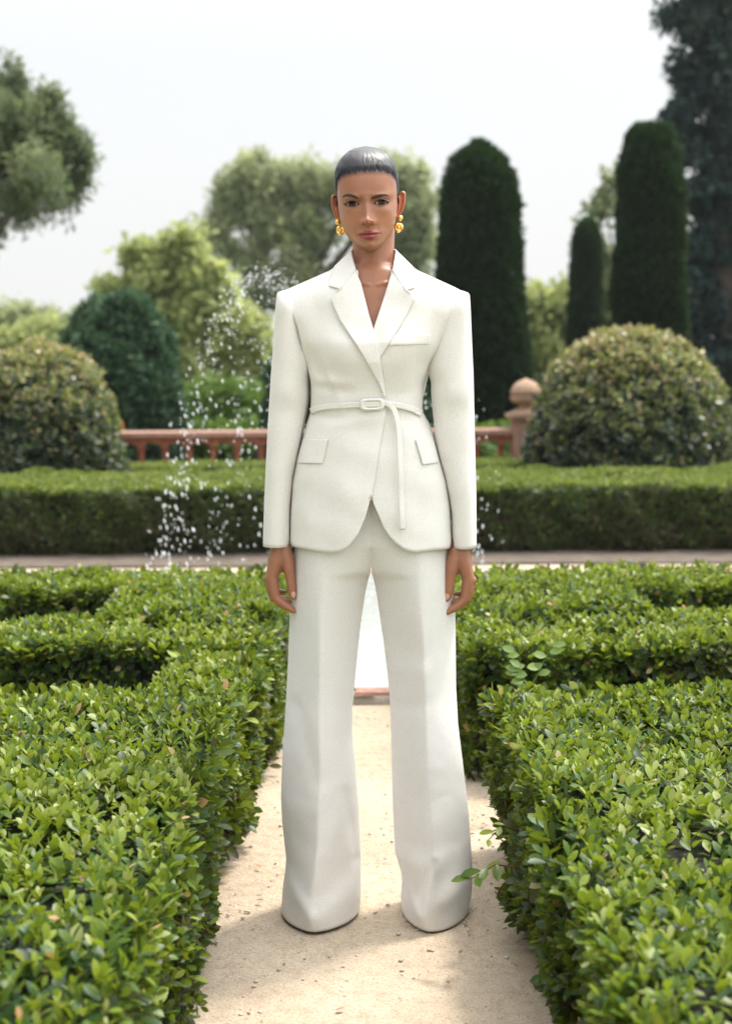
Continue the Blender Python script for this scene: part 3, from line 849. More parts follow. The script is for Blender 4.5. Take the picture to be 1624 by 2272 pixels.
tree('broadleaf_tree', 'low yellowish bush top between the left dome bush and the far trees',
     PB(27, [(50, 770, 70, 25), (110, 760, 50, 30), (0, 790, 60, 40)]), 110, 80, .18, M['bright_leaf'], .42, None, (), .45, sh=.6)
# tall dark tree at the right edge
Yr = 25
tree('dark_tree', 'huge dark bluish green tree along the right picture edge',
     PB(Yr, [(1580, 60, 70, 80), (1510, 150, 32, 40), (1560, 190, 60, 70), (1630, 160, 60, 120), (1500, 260, 30, 40), (1590, 300, 60, 80), (1650, 330, 60, 120), (1520, 350, 40, 60), (1570, 440, 60, 80), (1640, 500, 70, 110), (1560, 560, 60, 80), (1550, 680, 60, 80), (1640, 680, 80, 100), (1560, 800, 70, 80), (1640, 820, 80, 80), (1720, 400, 90, 300), (1500, 40, 25, 30), (1570, -60, 90, 80), (1690, -40, 110, 130)]),
     640, 110, .14, M['blue_leaf'], .34, (base(1660, Yr), tuple(W(1640, 100, Yr)), .4, .15), (1,), .45, sh=.75, tvar=.12)
tree('dark_tree', 'loose leafy tree edge showing just left of the rightmost cypress',
     PB(30, [(1345, 460, 24, 34), (1335, 560, 26, 50), (1350, 640, 30, 50), (1315, 480, 14, 14), (1350, 720, 50, 60), (1360, 400, 14, 30), (1380, 800, 70, 60)]),
     60, 80, .17, M['pine_leaf'], .36, (base(1390, 30), tuple(W(1370, 560, 30)), .2, .08), (1,), .7, sh=.65)
# dense dark planting closing the view under the trees
tree('green_shrub', 'dark dense shrubbery at the foot of the right hand cypresses', PB(26, [(1300, 930, 130, 90), (1480, 900, 120, 100), (1600, 900, 120, 120), (1130, 930, 100, 80), (1700, 880, 120, 150)]), 420, 90, .17, M['blue_leaf'], .45, None, (), .2, sh=.5, cat='shrub')
tree('green_shrub', 'dark low shrubs seen through the arches of the balustrade', PB(17.5, [(330, 1010, 70, 60), (430, 1000, 70, 60), (560, 1000, 90, 60), (700, 1000, 90, 60), (860, 1000, 90, 60), (1020, 1000, 100, 60), (1120, 1000, 80, 60)]), 240, 90, .10, M['green_leaf'], .26, None, (), .25, sh=.5, cat='shrub')
# red flower beside the left dome bush
fl = W(268, 946, 12.3)
fr_ = empty('red_flower', tuple(fl), 'single red flower beside the left domed bush', 'flower')
pm = MB()
for k in range(5):
    a = 2*PI*k/5; pm.ball((fl[0]+.012*math.cos(a), fl[1]+.012*math.sin(a), fl[2]), (.016, .012, .034), 10, 6)
pm.build('petals', M['flower'], fr_)
sm_ = MB(); sm_.tube([(fl[0], fl[1], 0), (fl[0], fl[1], fl[2])], [.006, .004], 6, False); sm_.build('stem', M['twig'], fr_)

# ================================================================== THE PERSON
D = 3.32
person = empty('person', (0.01, D, 0), 'standing person in a cream belted trouser suit with slicked back dark hair and gold earrings', 'person')
def hyp(s, q): return np.maximum(0, 1-np.abs(s)**q)**(1/q)
def prof_ring(xl, xr, dF, dB, n=48, q=2.2, Yc=D, xc=None, crease=0):
    """metric ring (x, y) of a section: left/right x, front/back depth"""
    a = np.linspace(0, 2*PI, n, endpoint=False)
    c, s = np.cos(a), np.sin(a)
    sx = np.sign(c)*np.abs(c)**.92
    xm = (xl+xr)/2 if xc is None else xc
    x = np.where(sx > 0, xm+sx*(xr-xm), xm+sx*(xm-xl))
    if crease:
        f = (1-np.abs(sx)**crease)**.80
    else:
        f = hyp(sx, q)
    y = np.where(s > 0, Yc-dF*f, Yc+dB*hyp(sx, q))
    return x, y

# ---- jacket surface: distance of the cloth at a view pixel
SHL = [(600, 656), (614, 650), (734, 599), (781, 553), (812, 545), (877, 553), (923, 599), (1041, 652), (1060, 660)]
def jacket_front(px, py):
    w = tab([(540, 150), (600, 190), (650, 215), (700, 196), (771, 160), (805, 140), (851, 126), (914, 126), (960, 142), (1004, 156), (1070, 171), (1137, 178), (1230, 181)], py)
    xc = tab([(600, 827), (770, 818), (851, 812), (914, 812), (1004, 818), (1137, 822), (1230, 823)], py)
    d = tab([(540, .03), (556, .035), (600, .070), (650, .088), (700, .104), (760, .119), (805, .118), (850, .108), (900, .098), (950, .103), (1004, .112), (1100, .122), (1230, .130)], py)
    s = np.clip((px-xc)/w, -1, 1)
    tf = 1-np.clip((py-np.interp(px, [p[0] for p in SHL], [p[1] for p in SHL]))/75, 0, 1)
    tf = np.sqrt(np.maximum(0, 1-tf*tf))
    y = -d*hyp(s, 2.35)*tf
    g = lambda x0, y0, sx, sy, a, ang=0: a*np.exp(-((((px-x0)*math.cos(ang)+(py-y0)*math.sin(ang))/sx)**2)-(((-(px-x0)*math.sin(ang)+(py-y0)*math.cos(ang))/sy)**2))
    y = y-g(755, 775, 48, 45, .012)-g(880, 775, 48, 45, .012)          # bust
    y = y+g(708, 815, 16, 40, .010, -.5)-g(725, 828, 9, 50, .006, -.45)  # pull lines into the waist
    y = y+g(735, 862, 45, 9, .006, .12)-g(722, 846, 50, 10, .005, .2)+g(770, 868, 30, 12, .004, -.3)
    y = y+g(905, 872, 45, 12, .004, -.15)+g(930, 800, 14, 50, .006, .35)
    y = y+g(730, 925, 40, 10, .004, .1)+g(790, 935, 60, 12, -.004, -.2)+g(905, 935, 30, 12, .004, .5)
    y = y+g(700, 700, 22, 60, .006, .1)+g(960, 690, 22, 60, .006, -.1)+g(726, 640, 60, 30, -.004)+g(930, 640, 60, 30, -.004)
    y = y+g(720, 1110, 30, 90, .004, .1)+g(930, 1120, 30, 90, .004, -.1)+g(770, 1120, 40, 70, -.004)
    y = y+.0012*np.sin(px*.05+py*.021)+.001*np.sin(py*.06-px*.03)
    return D+y
def coons(top, bot, left, right, nu=60, nv=80, eu=0.0):
    T, B = resample(top, nu), resample(bot, nu)
    Lf, Rt = resample(left, nv), resample(right, nv)
    u = np.linspace(0, 1, nu)[None, :, None]; v = np.linspace(0, 1, nv)[:, None, None]
    P = (1-v)*T[None]+v*B[None]+(1-u)*Lf[:, None]+u*Rt[:, None]
    P -= (1-u)*(1-v)*T[0]+u*(1-v)*T[-1]+(1-u)*v*B[0]+u*v*B[-1]
    return P
def ruled(a, b, nu=14, nv=60, it=1):
    A, Bq = smooth_line(a, nv, it), smooth_line(b, nv, it)
    u = np.linspace(0, 1, nu)[None, :, None]
    return A[:, None]*(1-u)+Bq[:, None]*u
def cloth(name, P, off, mat, parent, t=.003, flip=False, surf=jacket_front, bend=None):
    """P (nv,nu,2) view pixels; off scalar/array: metres in front of the cloth surface"""
    nv, nu = P.shape[:2]
    px, py = P[..., 0].ravel(), P[..., 1].ravel()
    Y = surf(px, py)-np.asarray(off if np.isscalar(off) else np.asarray(off).ravel())
    V = W(px, py, Y)
    f = grid_faces(nv, nu)
    if flip: f = [q[::-1] for q in f]
    o = mobj(name, V, f, mat, parent)
    return solidify(o, t, -1.0)
jacket = empty('jacket', (0, D, 0), None, None)
jacket.parent = person; jacket.location = (-.01, 0, 0); jacket.name = 'jacket'
def panel_off(P, near, far): return None
# panel on the wearer's left (picture right), underneath
topR = [(868, 606), (876, 580), (923, 599), (1020, 643)]
botR = [(824, 1100), (829, 1118), (837, 1137), (854, 1176), (866, 1193), (880, 1207), (895, 1218), (907, 1223), (923, 1226), (953, 1222), (985, 1219), (998, 1217), (1002, 1206)]
leftR = [(868, 606), (840, 700), (820, 800), (812, 914), (815, 1050), (824, 1100)]
rightR = [(1020, 643), (1014, 672), (1005, 700), (990, 735), (970, 778), (957, 805), (946, 850), (938, 885), (937, 912), (943, 925), (953, 941), (963, 970), (970, 1004), (990, 1070), (998, 1120), (1002, 1206)]
P = coons(topR, botR, leftR, rightR)
cloth('front_panel', P, 0.0, M['wool'], jacket, .0035, True)
topL = [(636, 643), (734, 599), (781, 565), (792, 606)]
botL = [(644, 1200), (646, 1210), (655, 1214), (694, 1222), (730, 1227), (751, 1226), (771, 1216), (794, 1186), (811, 1147), (819, 1118), (823, 1100)]
leftL = [(636, 643), (640, 672), (650, 700), (661, 728), (671, 775), (681, 812), (689, 845), (690, 880), (689, 905), (688, 917), (682, 935), (664, 1004), (649, 1053), (645, 1137), (644, 1200)]
rightL = [(792, 606), (816, 690), (838, 760), (852, 850), (856, 878), (856, 914), (849, 954), (840, 1004), (831, 1068), (823, 1100)]
P = coons(topL, botL, leftL, rightL)
u = np.linspace(0, 1, P.shape[1])[None, :]*np.ones((P.shape[0], 1))
cloth('front_panel', P, .0065*np.clip(u*1.6-.2, 0, 1), M['wool'], jacket, .0035, True)
# back with the sides
def jacket_back():
    ys = np.r_[np.linspace(553, 640, 12), np.linspace(650, 1216, 50)]
    nu = 40; V = []
    for y in ys:
        if y < 650:
            l = np.interp(y, [553, 599, 645], [781, 734, 634]); r = np.interp(y, [553, 599, 645], [877, 923, 1022])
        else:
            l = np.interp(y, [p[1] for p in leftL[1:]], [p[0] for p in leftL[1:]]); r = np.interp(y, [p[1] for p in rightR[1:]], [p[0] for p in rightR[1:]])
        a, b = W(l, y, D), W(r, y, D)
        d = tab([(553, .02), (600, .07), (660, .098), (750, .105), (850, .088), (905, .078), (1000, .10), (1100, .125), (1230, .13)], y)
        s = np.linspace(-1, 1, nu); s = np.sin(s*PI/2)
        x = (a[0]+b[0])/2+s*(b[0]-a[0])/2
        yy = D+d*hyp(s, 2.3)-.002
        z = np.full(nu, (a[2]+b[2])/2)
        V.append(np.stack([x, yy, z], 1))
    return mobj('back_panel', np.concatenate(V), grid_faces(len(ys), nu), M['wool'], jacket)
solidify(jacket_back(), .003, -1)
# collar and lapels
cL = ruled([(779, 556), (784, 580), (788, 597), (774, 619), (757, 642)], [(742, 590), (737, 602), (733, 614), (731, 624), (729.5, 633)], 16, 40, 1)
u = np.linspace(0, 1, cL.shape[1])[None]*np.ones((cL.shape[0], 1))
cloth('collar', cL, .0105+.001*u, M['wool'], jacket, .003, False)
cR = ruled([(879, 556), (874, 580), (871, 600), (884, 621), (899, 643)], [(914, 590), (919, 604), (921, 616), (923, 626), (923.5, 637)], 16, 40, 1)
cloth('collar', cR, .0065+.001*u, M['wool'], jacket, .003, True)
def band_off(P, a, b):
    nv, nu = P.shape[:2]
    u = np.linspace(0, 1, nu)[None]*np.ones((nv, 1))
    return a+(b-a)*np.sin(u*PI/2)
lR = ruled([(873, 602), (862, 628), (851, 662), (840, 696), (831, 722), (826, 745), (824, 775), (828, 800)], [(899, 644), (921, 662), (906, 690), (887, 724), (866, 757), (850, 783), (840, 797), (832, 806)], 20, 80, 1)
cloth('lapel', lR, band_off(lR, .0030, .0065), M['wool'], jacket, .0028, True)
lL = ruled([(788, 599), (801, 628), (811, 668), (821, 709), (831, 745), (841, 790), (850, 840), (856, 882)], [(757, 642), (732, 663), (753, 709), (786, 757), (806, 789), (826, 824), (844, 857), (853.5, 880)], 20, 90, 1)
cloth('lapel', lL, band_off(lL, .0098, .0140), M['wool'], jacket, .0028, False)
# stand of the collar round the back of the neck
V = []; nc = 40
for i, (r, z) in enumerate([(.062, -.070), (.056, -.040), (.0525, -.006), (.0545, -.001), (.064, -.032), (.076, -.070)]):
    for k in range(nc):
        a = PI*k/(nc-1)
        V.append((W(829, 560, D)[0]+r*math.cos(a)*(1 if r < .07 else 1), D-.006+r*math.sin(a)*.95, W(829, 560, D)[2]+z))
solidify(mobj('collar_stand', V, grid_faces(6, nc), M['wool'], jacket), .003, 0)
# pockets
def flap(name, q, off, par, nu=24, nv=16, rc=.0, flip=True):
    P = coons([q[0], q[1]], [q[3], q[2]], [q[0], q[3]], [q[1], q[2]], nu, nv)
    o = cloth(name, P, off, M['wool'], par, .0028, flip)
    b = o.modifiers.new('round', 'BEVEL'); b.width = .0012; b.segments = 2
    return o
flap('pocket_flap', [(672, 973.5), (727.5, 975), (715, 1028.5), (657, 1027)], .0065, jacket)
flap('pocket_flap', [(923.5, 978), (963, 976), (973.5, 1026), (938.5, 1031)], .0065, jacket)
flap('pocket_welt', [(678, 970), (727.5, 972), (727.5, 975.5), (677, 973.5)], .0050, jacket)
flap('pocket_welt', [(923, 974), (962, 972), (963, 976), (923, 978)], .0050, jacket)
flap('breast_pocket', [(866, 742), (956, 743), (953, 764), (858, 766)], .0038, jacket)
# darts: fine seams
def seam(pts, name='seam', off=.0008, r=.0008, par=None):
    p = smooth_line(pts, 40, 2)
    Y = jacket_front(p[:, 0], p[:, 1])-off
    m = MB(); m.tube([tuple(v) for v in W(p[:, 0], p[:, 1], Y)], [r]*40, 6, False)
    return m.build(name, M['wool'], par or jacket)

# ---- sleeves
def sleeve(outer, inner, label=None):
    ys = np.r_[np.linspace(outer[0][1], outer[0][1]+30, 8), np.linspace(outer[0][1]+42, outer[-1][1], 60)]
    V = []; n = 40
    for y in ys:
        xo = np.interp(y, [p[1] for p in outer], [p[0] for p in outer]); xi = np.interp(y, [p[1] for p in inner], [p[0] for p in inner])
        sg = 1 if xo > xi else -1
        xi -= sg*float(np.interp(y, [643, 655, 700, 790, 850], [8, 22, 26, 16, 0]))
        t = (y-ys[0])/(ys[-1]-ys[0])
        yc = D+.012-.022*t
        a, b = W(min(xo, xi), y, yc), W(max(xo, xi), y, yc)
        top = np.clip((y-ys[0]+4)/52, 0, 1); top = math.sqrt(1-(1-top)**2)
        dF = (.074-.026*t)*top; dB = (.078-.026*t)*top
        X, Yy = prof_ring(a[0], b[0], dF, dB, n, 2.1, yc)
        z = (a[2]+b[2])/2
        w1 = .0022*np.sin(t*11+1.0)*math.sin(PI*min(1, t*1.3))+.003*math.exp(-((t-.47)/.05)**2)-.0035*math.exp(-((t-.40)/.04)**2)
        fr = (Yy < yc)
        Yy = Yy+fr*w1*np.sin(np.linspace(0, 2*PI, n, endpoint=False)*1.0)**2
        V.append(np.stack([X, Yy, np.full(n, z)], 1))
    V = np.concatenate(V)
    f = [q[::-1] for q in grid_faces(len(ys), n, True)]
    f.append(tuple(range(n)))
    f = [q[::-1] for q in f]
    o = mobj('sleeve', V, f, M['wool'], jacket)
    return solidify(o, .003, -1)
OL = [(629, 645), (618, 648), (614.5, 653), (611, 690), (608, 738), (601, 838), (593, 971), (587, 1103), (584.5, 1180), (584, 1210)]
IL = [(634, 645), (640, 660), (643, 675), (652, 700), (662, 727), (672, 771), (682, 808), (688.5, 851), (688, 880), (684, 904), (668, 987), (651, 1053), (645, 1120), (643, 1210)]
OR = [(1026, 646), (1037, 649), (1041.5, 655), (1043.5, 690), (1045.5, 738), (1050, 838), (1053, 971), (1056, 1103), (1056.5, 1213)]
IR = [(1022, 646), (1016, 662), (1010, 680), (996, 715), (976, 765), (957, 815), (956, 871), (962, 937), (967, 1004), (983, 1053), (995, 1103), (1000.5, 1137), (1003, 1213)]
sleeve(OL, IL); sleeve(OR, IR)

# ---- belt
belt = empty('belt', (0, D, 0), None, None); belt.parent = person; belt.location = (-.01, 0, 0)
def band(name, ctr, hw, off, par, nu=5, nv=60, t=.003, flip=False):
    c = smooth_line(ctr, nv, 2)
    tg = np.gradient(c, axis=0); tg /= np.linalg.norm(tg, axis=1, keepdims=True)
    nrm = np.stack([-tg[:, 1], tg[:, 0]], 1)
    s = np.linspace(-1, 1, nu)
    P = c[:, None]+nrm[:, None]*s[None, :, None]*hw
    o = cloth(name, P, (off+.0003*(1-s**2))[None]*np.ones((nv, 1)), M['wool'], par, t, flip)
    return o
band('strap', [(688, 912), (705, 906), (730, 902), (765, 900), (801, 898)], 6.6, .0105, belt, t=.0025)
band('strap', [(848, 896), (870, 897), (900, 903), (920, 909), (937, 918)], 6.6, .0090, belt, t=.0025)
wv = W(812, 905, D)
V = []
for (dz) in (-.0058, .0058):
    for k in range(40):
        a = PI*k/39
        V.append((wv[0]+.1265*math.cos(a), D+.082*math.sin(a)**.8+.0, W(812, 914, D)[2]+dz))
solidify(mobj('strap', V, grid_faces(2, 40), M['wool'], belt), .003, 1)
band('hanging_end', [(851, 894), (862, 896), (870, 902), (877, 915), (883, 938), (886, 975), (888.5, 1037), (890, 1100), (893, 1176)], 6.0, .0155, belt, t=.0022)
def buckle():
    nseg = 48; V = []; ring = []
    cx_, cy_, hx, hy = 825.5, 897.5, 27, 13.5
    Yb_ = float(jacket_front(np.array([825.]), np.array([897.]))[0])-.0165
    for (fx, fy, dy) in ((1, 1, .006), (1.0, 1.0, .0015), (.90, .86, -.0025), (.72, .62, -.0025), (.62, .50, .001), (.62, .50, .006)):
        for k in range(nseg):
            a = 2*PI*k/nseg; c, s = math.cos(a), math.sin(a)
            X = cx_+hx*fx*math.copysign(abs(c)**.42, c); Yp_ = cy_+hy*fy*math.copysign(abs(s)**.42, s)
            V.append(W(X, Yp_+(X-cx_)*-.03, Yb_+dy))
    f = grid_faces(6, nseg, True)
    return mobj('buckle', np.array(V), f, M['wool'], belt)
buckle()
band('buckle_bar', [(806, 898), (815, 897.5), (832, 897), (846, 896.5)], 6.2, .0165, belt, t=.004)

# ---- trousers
trousers = empty('trousers', (0, D, 0), None, None); trousers.parent = person; trousers.location = (-.01, 0, 0)
def leg(outer, inner, crease, folds, bottom):
    iside = 1 if inner[0][0] > outer[0][0] else -1
    y0 = 1085; ys = np.linspace(y0, bottom, 170); n = 180; V = []
    a_ = np.linspace(0, 2*PI, n, endpoint=False)
    for y in ys:
        xo = np.interp(y, [p[1] for p in outer], [p[0] for p in outer]); xi = np.interp(y, [p[1] for p in inner], [p[0] for p in inner])
        xcr = np.interp(y, [p[1] for p in crease], [p[0] for p in crease])
        A, B_ = W(min(xo, xi), y, D), W(max(xo, xi), y, D)
        C_ = W(xcr, y, D-.1)
        dF = tab([(1085, .092), (1200, .100), (1350, .098), (1550, .088), (1750, .095), (1900, .120), (1960, .130), (2030, .130)], y)
        dB = tab([(1085, .09), (1200, .10), (1350, .10), (1550, .085), (1750, .095), (1950, .12), (2030, .125)], y)
        xm = (A[0]+B_[0])/2
        cr = tab([(1150, 2.2), (1230, 1.75), (1400, 1.18), (1850, 1.2), (1940, 1.45), (1980, 1.6), (2019, 1.9)], y)
        X, Yy = prof_ring(A[0], B_[0], dF, dB, n, 2.2, D, None)
        c, s = np.cos(a_), np.sin(a_)
        sx = (X-xm)/((B_[0]-A[0])/2)
        # the front comes to a pressed edge at the crease
        kk = (C_[0]-xm)/((B_[0]-A[0])/2); kk = max(-.5, min(.5, kk))
        sc = np.where(sx < kk, (sx-kk)/(1+kk), (sx-kk)/(1-kk))
        fr = s > 0
        prf = np.maximum(0, 1-np.abs(sc)**cr)**float(np.interp(y, [1900, 2019], [.78, .64]))
        inner_side = (sc > 0) if iside > 0 else (sc < 0)
        fI = float(np.interp(y, [1085, 1200, 1262, 1275], [.97, .90, .45, 0]))
        prf = np.where(inner_side, fI+(1-fI)*prf, prf)*(1-.0*y)
        Yc_ = D-dF*prf
        bk = D+dB*np.where((sx > 0) if iside > 0 else (sx < 0), fI+(1-fI)*hyp(sx, 2.2), hyp(sx, 2.2))
        Yy = np.where(s < 0, bk, Yy)
        Yy = np.where(fr, Yc_, Yy)
        pxs = W_inv_x(X, Yy, (A[2]+B_[2])/2)
        dz = np.zeros(n)
        for (x0, yy0, x1, yy1, sg, am) in folds:
            dx, dy = x1-x0, yy1-yy0; L2 = dx*dx+dy*dy
            t = np.clip(((pxs-x0)*dx+(y-yy0)*dy)/L2, 0, 1)
            dd = np.hypot(pxs-(x0+t*dx), y-(yy0+t*dy))
            dz += .62*am*np.exp(-(dd/sg)**2)*(1 if True else 0)
        Yy = Yy-fr*dz*np.minimum(1, (1-np.abs(sx))*6)
        V.append(np.stack([X, Yy, np.full(n, (A[2]+B_[2])/2)], 1))
    V = np.concatenate(V)
    f = grid_faces(len(ys), n, True)
    o = mobj('trouser_leg', V, f, M['wool_trouser'], trousers)
    return solidify(o, .0025, -1)
def W_inv_x(x, y, z):
    p = np.stack([x, y, np.full_like(x, z)-CAMH], -1) @ RMn
    return 812+F*p[..., 0]/(-p[..., 2])
oL = [(668, 1085), (662, 1180), (653, 1221), (647, 1290), (643, 1360), (639, 1468), (634.6, 1559), (627, 1667), (623.5, 1766), (626, 1820), (631, 1866), (635, 1905), (633, 1930), (628, 1965), (626, 1990), (624.7, 2019)]
iL = [(823.5, 1085), (823.5, 1240), (822, 1268), (816, 1290), (809.6, 1320), (799.7, 1388), (787.7, 1507), (782, 1567), (781.5, 1627), (788, 1686), (795.7, 1786), (800.5, 1885), (801.5, 1985), (798, 2019)]
cL_ = [(722, 1085), (720, 1229), (710, 1349), (708, 1587), (710, 1718), (704, 1850), (693, 1960), (694, 2030)]
fL = [(660, 1560, 706, 1712, 20, -.007), (650, 1785, 745, 1742, 26, .004), (650, 1830, 700, 1850, 30, -.006), (790, 1690, 725, 1860, 22, .010),
      (633, 1925, 690, 1985, 15, .011), (700, 1955, 780, 1900, 30, -.006), (640, 1985, 670, 2030, 20, -.008), (760, 1740, 796, 1900, 12, -.007), (700, 2000, 770, 1960, 26, .010)]
leg(oL, iL, cL_, fL, 2019)
oR = [(976, 1085), (984, 1180), (995, 1221), (1004, 1300), (1010, 1368), (1011.6, 1527), (1016, 1607), (1028, 1706), (1040, 1806), (1046, 1900), (1048, 1950), (1046, 1985), (1038, 2019)]
iR = [(823, 1085), (823, 1240), (824.5, 1268), (830, 1290), (835.5, 1317), (849.4, 1412), (861, 1508), (866, 1567), (868, 1667), (871, 1786), (876, 1890), (890, 1935), (892, 1960), (889, 1985), (892, 2019)]
cR_ = [(920, 1085), (925, 1241), (939, 1408), (945, 1547), (949, 1706), (959, 1870), (945, 1985), (955, 2030)]
fR = [(862, 1480, 940, 1468, 22, .0035), (872, 1425, 935, 1445, 24, -.003), (870, 1560, 940, 1540, 22, -.004), (880, 1898, 955, 1880, 22, .005), (880, 1850, 950, 1850, 22, -.004), (958, 1880, 925, 1955, 10, -.009),
      (890, 1920, 925, 1985, 12, .012), (905, 1990, 930, 2030, 20, -.007), (940, 1990, 1010, 1950, 26, .008)]
leg(oR, iR, cR_, fR, 2019)
# shoes: soles just showing below the hems
for (x0, x1, yy) in ((645, 778, 2020), (908, 1020, 2020)):
    a, b = W(x0, yy, D), W(x1, yy, D)
    m = MB(); V = []
    prof = []
    for (sx, sy, z) in ((.98, 1, 0.0), (1, 1.01, .008), (.97, .98, .014), (.80, .90, .045), (.55, .70, .075)):
        for k in range(32):
            t = 2*PI*k/32
            V.append(((a[0]+b[0])/2+(b[0]-a[0])*.43*sx*math.cos(t), D-.004-.104*sy*math.sin(t)*1.0, z+.002))
    f = grid_faces(5, 32, True); f.append(tuple(4*32+k for k in range(32))); f.append(tuple(range(32))[::-1])
    mobj('shoe', V, f, M['dark_sole'], person)

def hairline(a):
    a = np.abs(a)
    return np.interp(a, [0, R(20), R(40), R(52), R(62), R(70), R(76), R(80), R(86), R(95), R(110), R(130), PI], [464, 470, 486, 512, 560, 600, 690, 790, 860, 960, 1090, 1190, 1240])

# ---- body: torso, neck, arms and hands grown together, then the head joined on
bm_ = MB()
rings = []
ys = np.r_[np.linspace(586, 700, 16), np.linspace(715, 1200, 30)]
nb_ = 48; V = []
for y in ys:
    hw = tab([(586, 44), (600, 58), (620, 92), (640, 130), (660, 158), (680, 172), (700, 168), (770, 138), (851, 106), (914, 106), (1004, 118), (1137, 118), (1225, 118)], y)
    xc_ = tab([(580, 829), (700, 827), (851, 812), (914, 812), (1004, 818), (1225, 822)], y)
    a, b = W(xc_-hw, y, D), W(xc_+hw, y, D)
    d = tab([(586, .045), (600, .058), (650, .076), (700, .091), (760, .105), (850, .092), (900, .078), (1004, .075), (1225, .065)], y)
    X, Yy = prof_ring(a[0], b[0], d, d*.85, nb_, 2.3, D)
    V.append(np.stack([X, Yy, np.full(nb_, (a[2]+b[2])/2)], 1))
f = grid_faces(len(ys), nb_, True); f.append(tuple(range(nb_))[::-1]); f.append(tuple((len(ys)-1)*nb_+k for k in range(nb_)))
f = [q[::-1] for q in f]
bm_.add(np.concatenate(V), f)
# neck
ns = [(470, 48, 829), (520, 47, 829), (556, 46.5, 828), (580, 47, 828), (600, 49, 828), (620, 56, 828), (640, 66, 828)]
V = []
for y, hw, xc_ in ns:
    a, b = W(xc_-hw, y, D), W(xc_+hw, y, D)
    X, Yy = prof_ring(a[0], b[0], .050+.00022*max(0, y-580), .058, 32, 2.1, D+.012-.0002*(y-556))
    V.append(np.stack([X, Yy, np.full(32, (a[2]+b[2])/2)], 1))
f = grid_faces(len(ns), 32, True); f.append(tuple(range(32))[::-1]); f.append(tuple((len(ns)-1)*32+k for k in range(32)))
bm_.add(np.concatenate(V), [q[::-1] for q in f])
# collar bones, throat muscles
for sg in (-1, 1):
    bm_.tube([W(828+sg*9, 634, D-.066), W(828+sg*24, 630, D-.066), W(828+sg*60, 624, D-.050)], [.0075, .0075, .006], 10)
# arms
def arm(sh, el, wr, mir):
    bm_.tube([W(*sh, D+.01), W((sh[0]+el[0])/2, (sh[1]+el[1])/2, D+.006), W(*el, D), W((wr[0]+el[0])/2, (wr[1]+el[1])/2, D-.006), W(*wr, D-.012)], [.028, .026, .025, .025, .0225], 20)
arm((643, 708), (636, 930), (618, 1206), 1); arm((1013, 708), (1008, 930), (1033, 1208), -1)
def hand(mir):
    def H(x, y, d):
        if mir: sx, sy = 1220+.1233*(1230-x), 1480+.1232*(y+42)
        else: sx, sy = 700+.1232*x, 1480+.1232*y
        return W(sx*.79297, sy*.79297, D-.018+d)
    U = .0001005
    # wrist and palm (thumb side towards the camera)
    bm_.tube([H(675, 250, 0), H(670, 420, .0), H(640, 600, .004), H(600, 800, .006)], [.0225, .0225, .0225, .0215], 20)
    for (x, y, d, r) in ((500, 1085, -.012, .0148), (480, 1120, .008, .0142), (490, 1100, .027, .0130), (520, 1040, .044, .0115)):
        bm_.tube([H(675, 420, d*.55), H(600, 740, d*.85), H(x, y, d)], [.019, .0185, r], 14)
    # fingers
    fin = [[(500, 1085, -.012, .0152), (530, 1330, -.014, .0138), (580, 1555, -.015, .0124), (680, 1660, -.016, .0112), (795, 1740, -.017, .0099), (900, 1800, -.018, .0088), (990, 1865, -.019, .0062)],
           [(470, 1125, .008, .0140), (490, 1390, .005, .0124), (545, 1580, .003, .0112), (690, 1640, .002, .0100), (800, 1655, .001, .0088), (885, 1650, .001, .0062)],
           [(480, 1100, .027, .0128), (500, 1380, .024, .0114), (560, 1540, .022, .0102), (700, 1590, .020, .0090), (840, 1590, .019, .0060)],
           [(520, 1040, .044, .0112), (530, 1270, .042, .0098), (590, 1400, .040, .0086), (700, 1440, .039, .0076), (800, 1430, .038, .0055)]]
    for c in fin:
        bm_.tube([H(*q[:3]) for q in c], [q[3] for q in c], 14)
    # thumb with its ball of muscle
    bm_.tube([H(770, 470, -.006), H(840, 680, -.012), H(880, 880, -.016), H(912, 1080, -.018), H(930, 1230, -.019), H(950, 1380, -.020), H(968, 1490, -.020), H(985, 1555, -.020)], [.0175, .0165, .0142, .0118, .0112, .0106, .0094, .0066], 16)
    bm_.ball(H(745, 880, -.004), (.0115, .012, .012))
    bm_.ball(H(385, 1120, -.006), (.0075, .010, .010))
hand(False); hand(True)
# legs inside the trousers
for xt, xb in ((745, 712), (905, 955)):
    bm_.tube([W(xt, 1215, D), W((xt+xb)/2, 1560, D-.005), W(xb, 1680, D+.005), W(xb, 1985, D+.01)], [.055, .042, .040, .032], 20)
rough = bm_.build('body', M['skin'], None)
rm = rough.modifiers.new('grow', 'REMESH'); rm.mode = 'VOXEL'; rm.voxel_size = .0020; rm.adaptivity = 0
sm = rough.modifiers.new('soft', 'SMOOTH'); sm.iterations = 5; sm.factor = .5

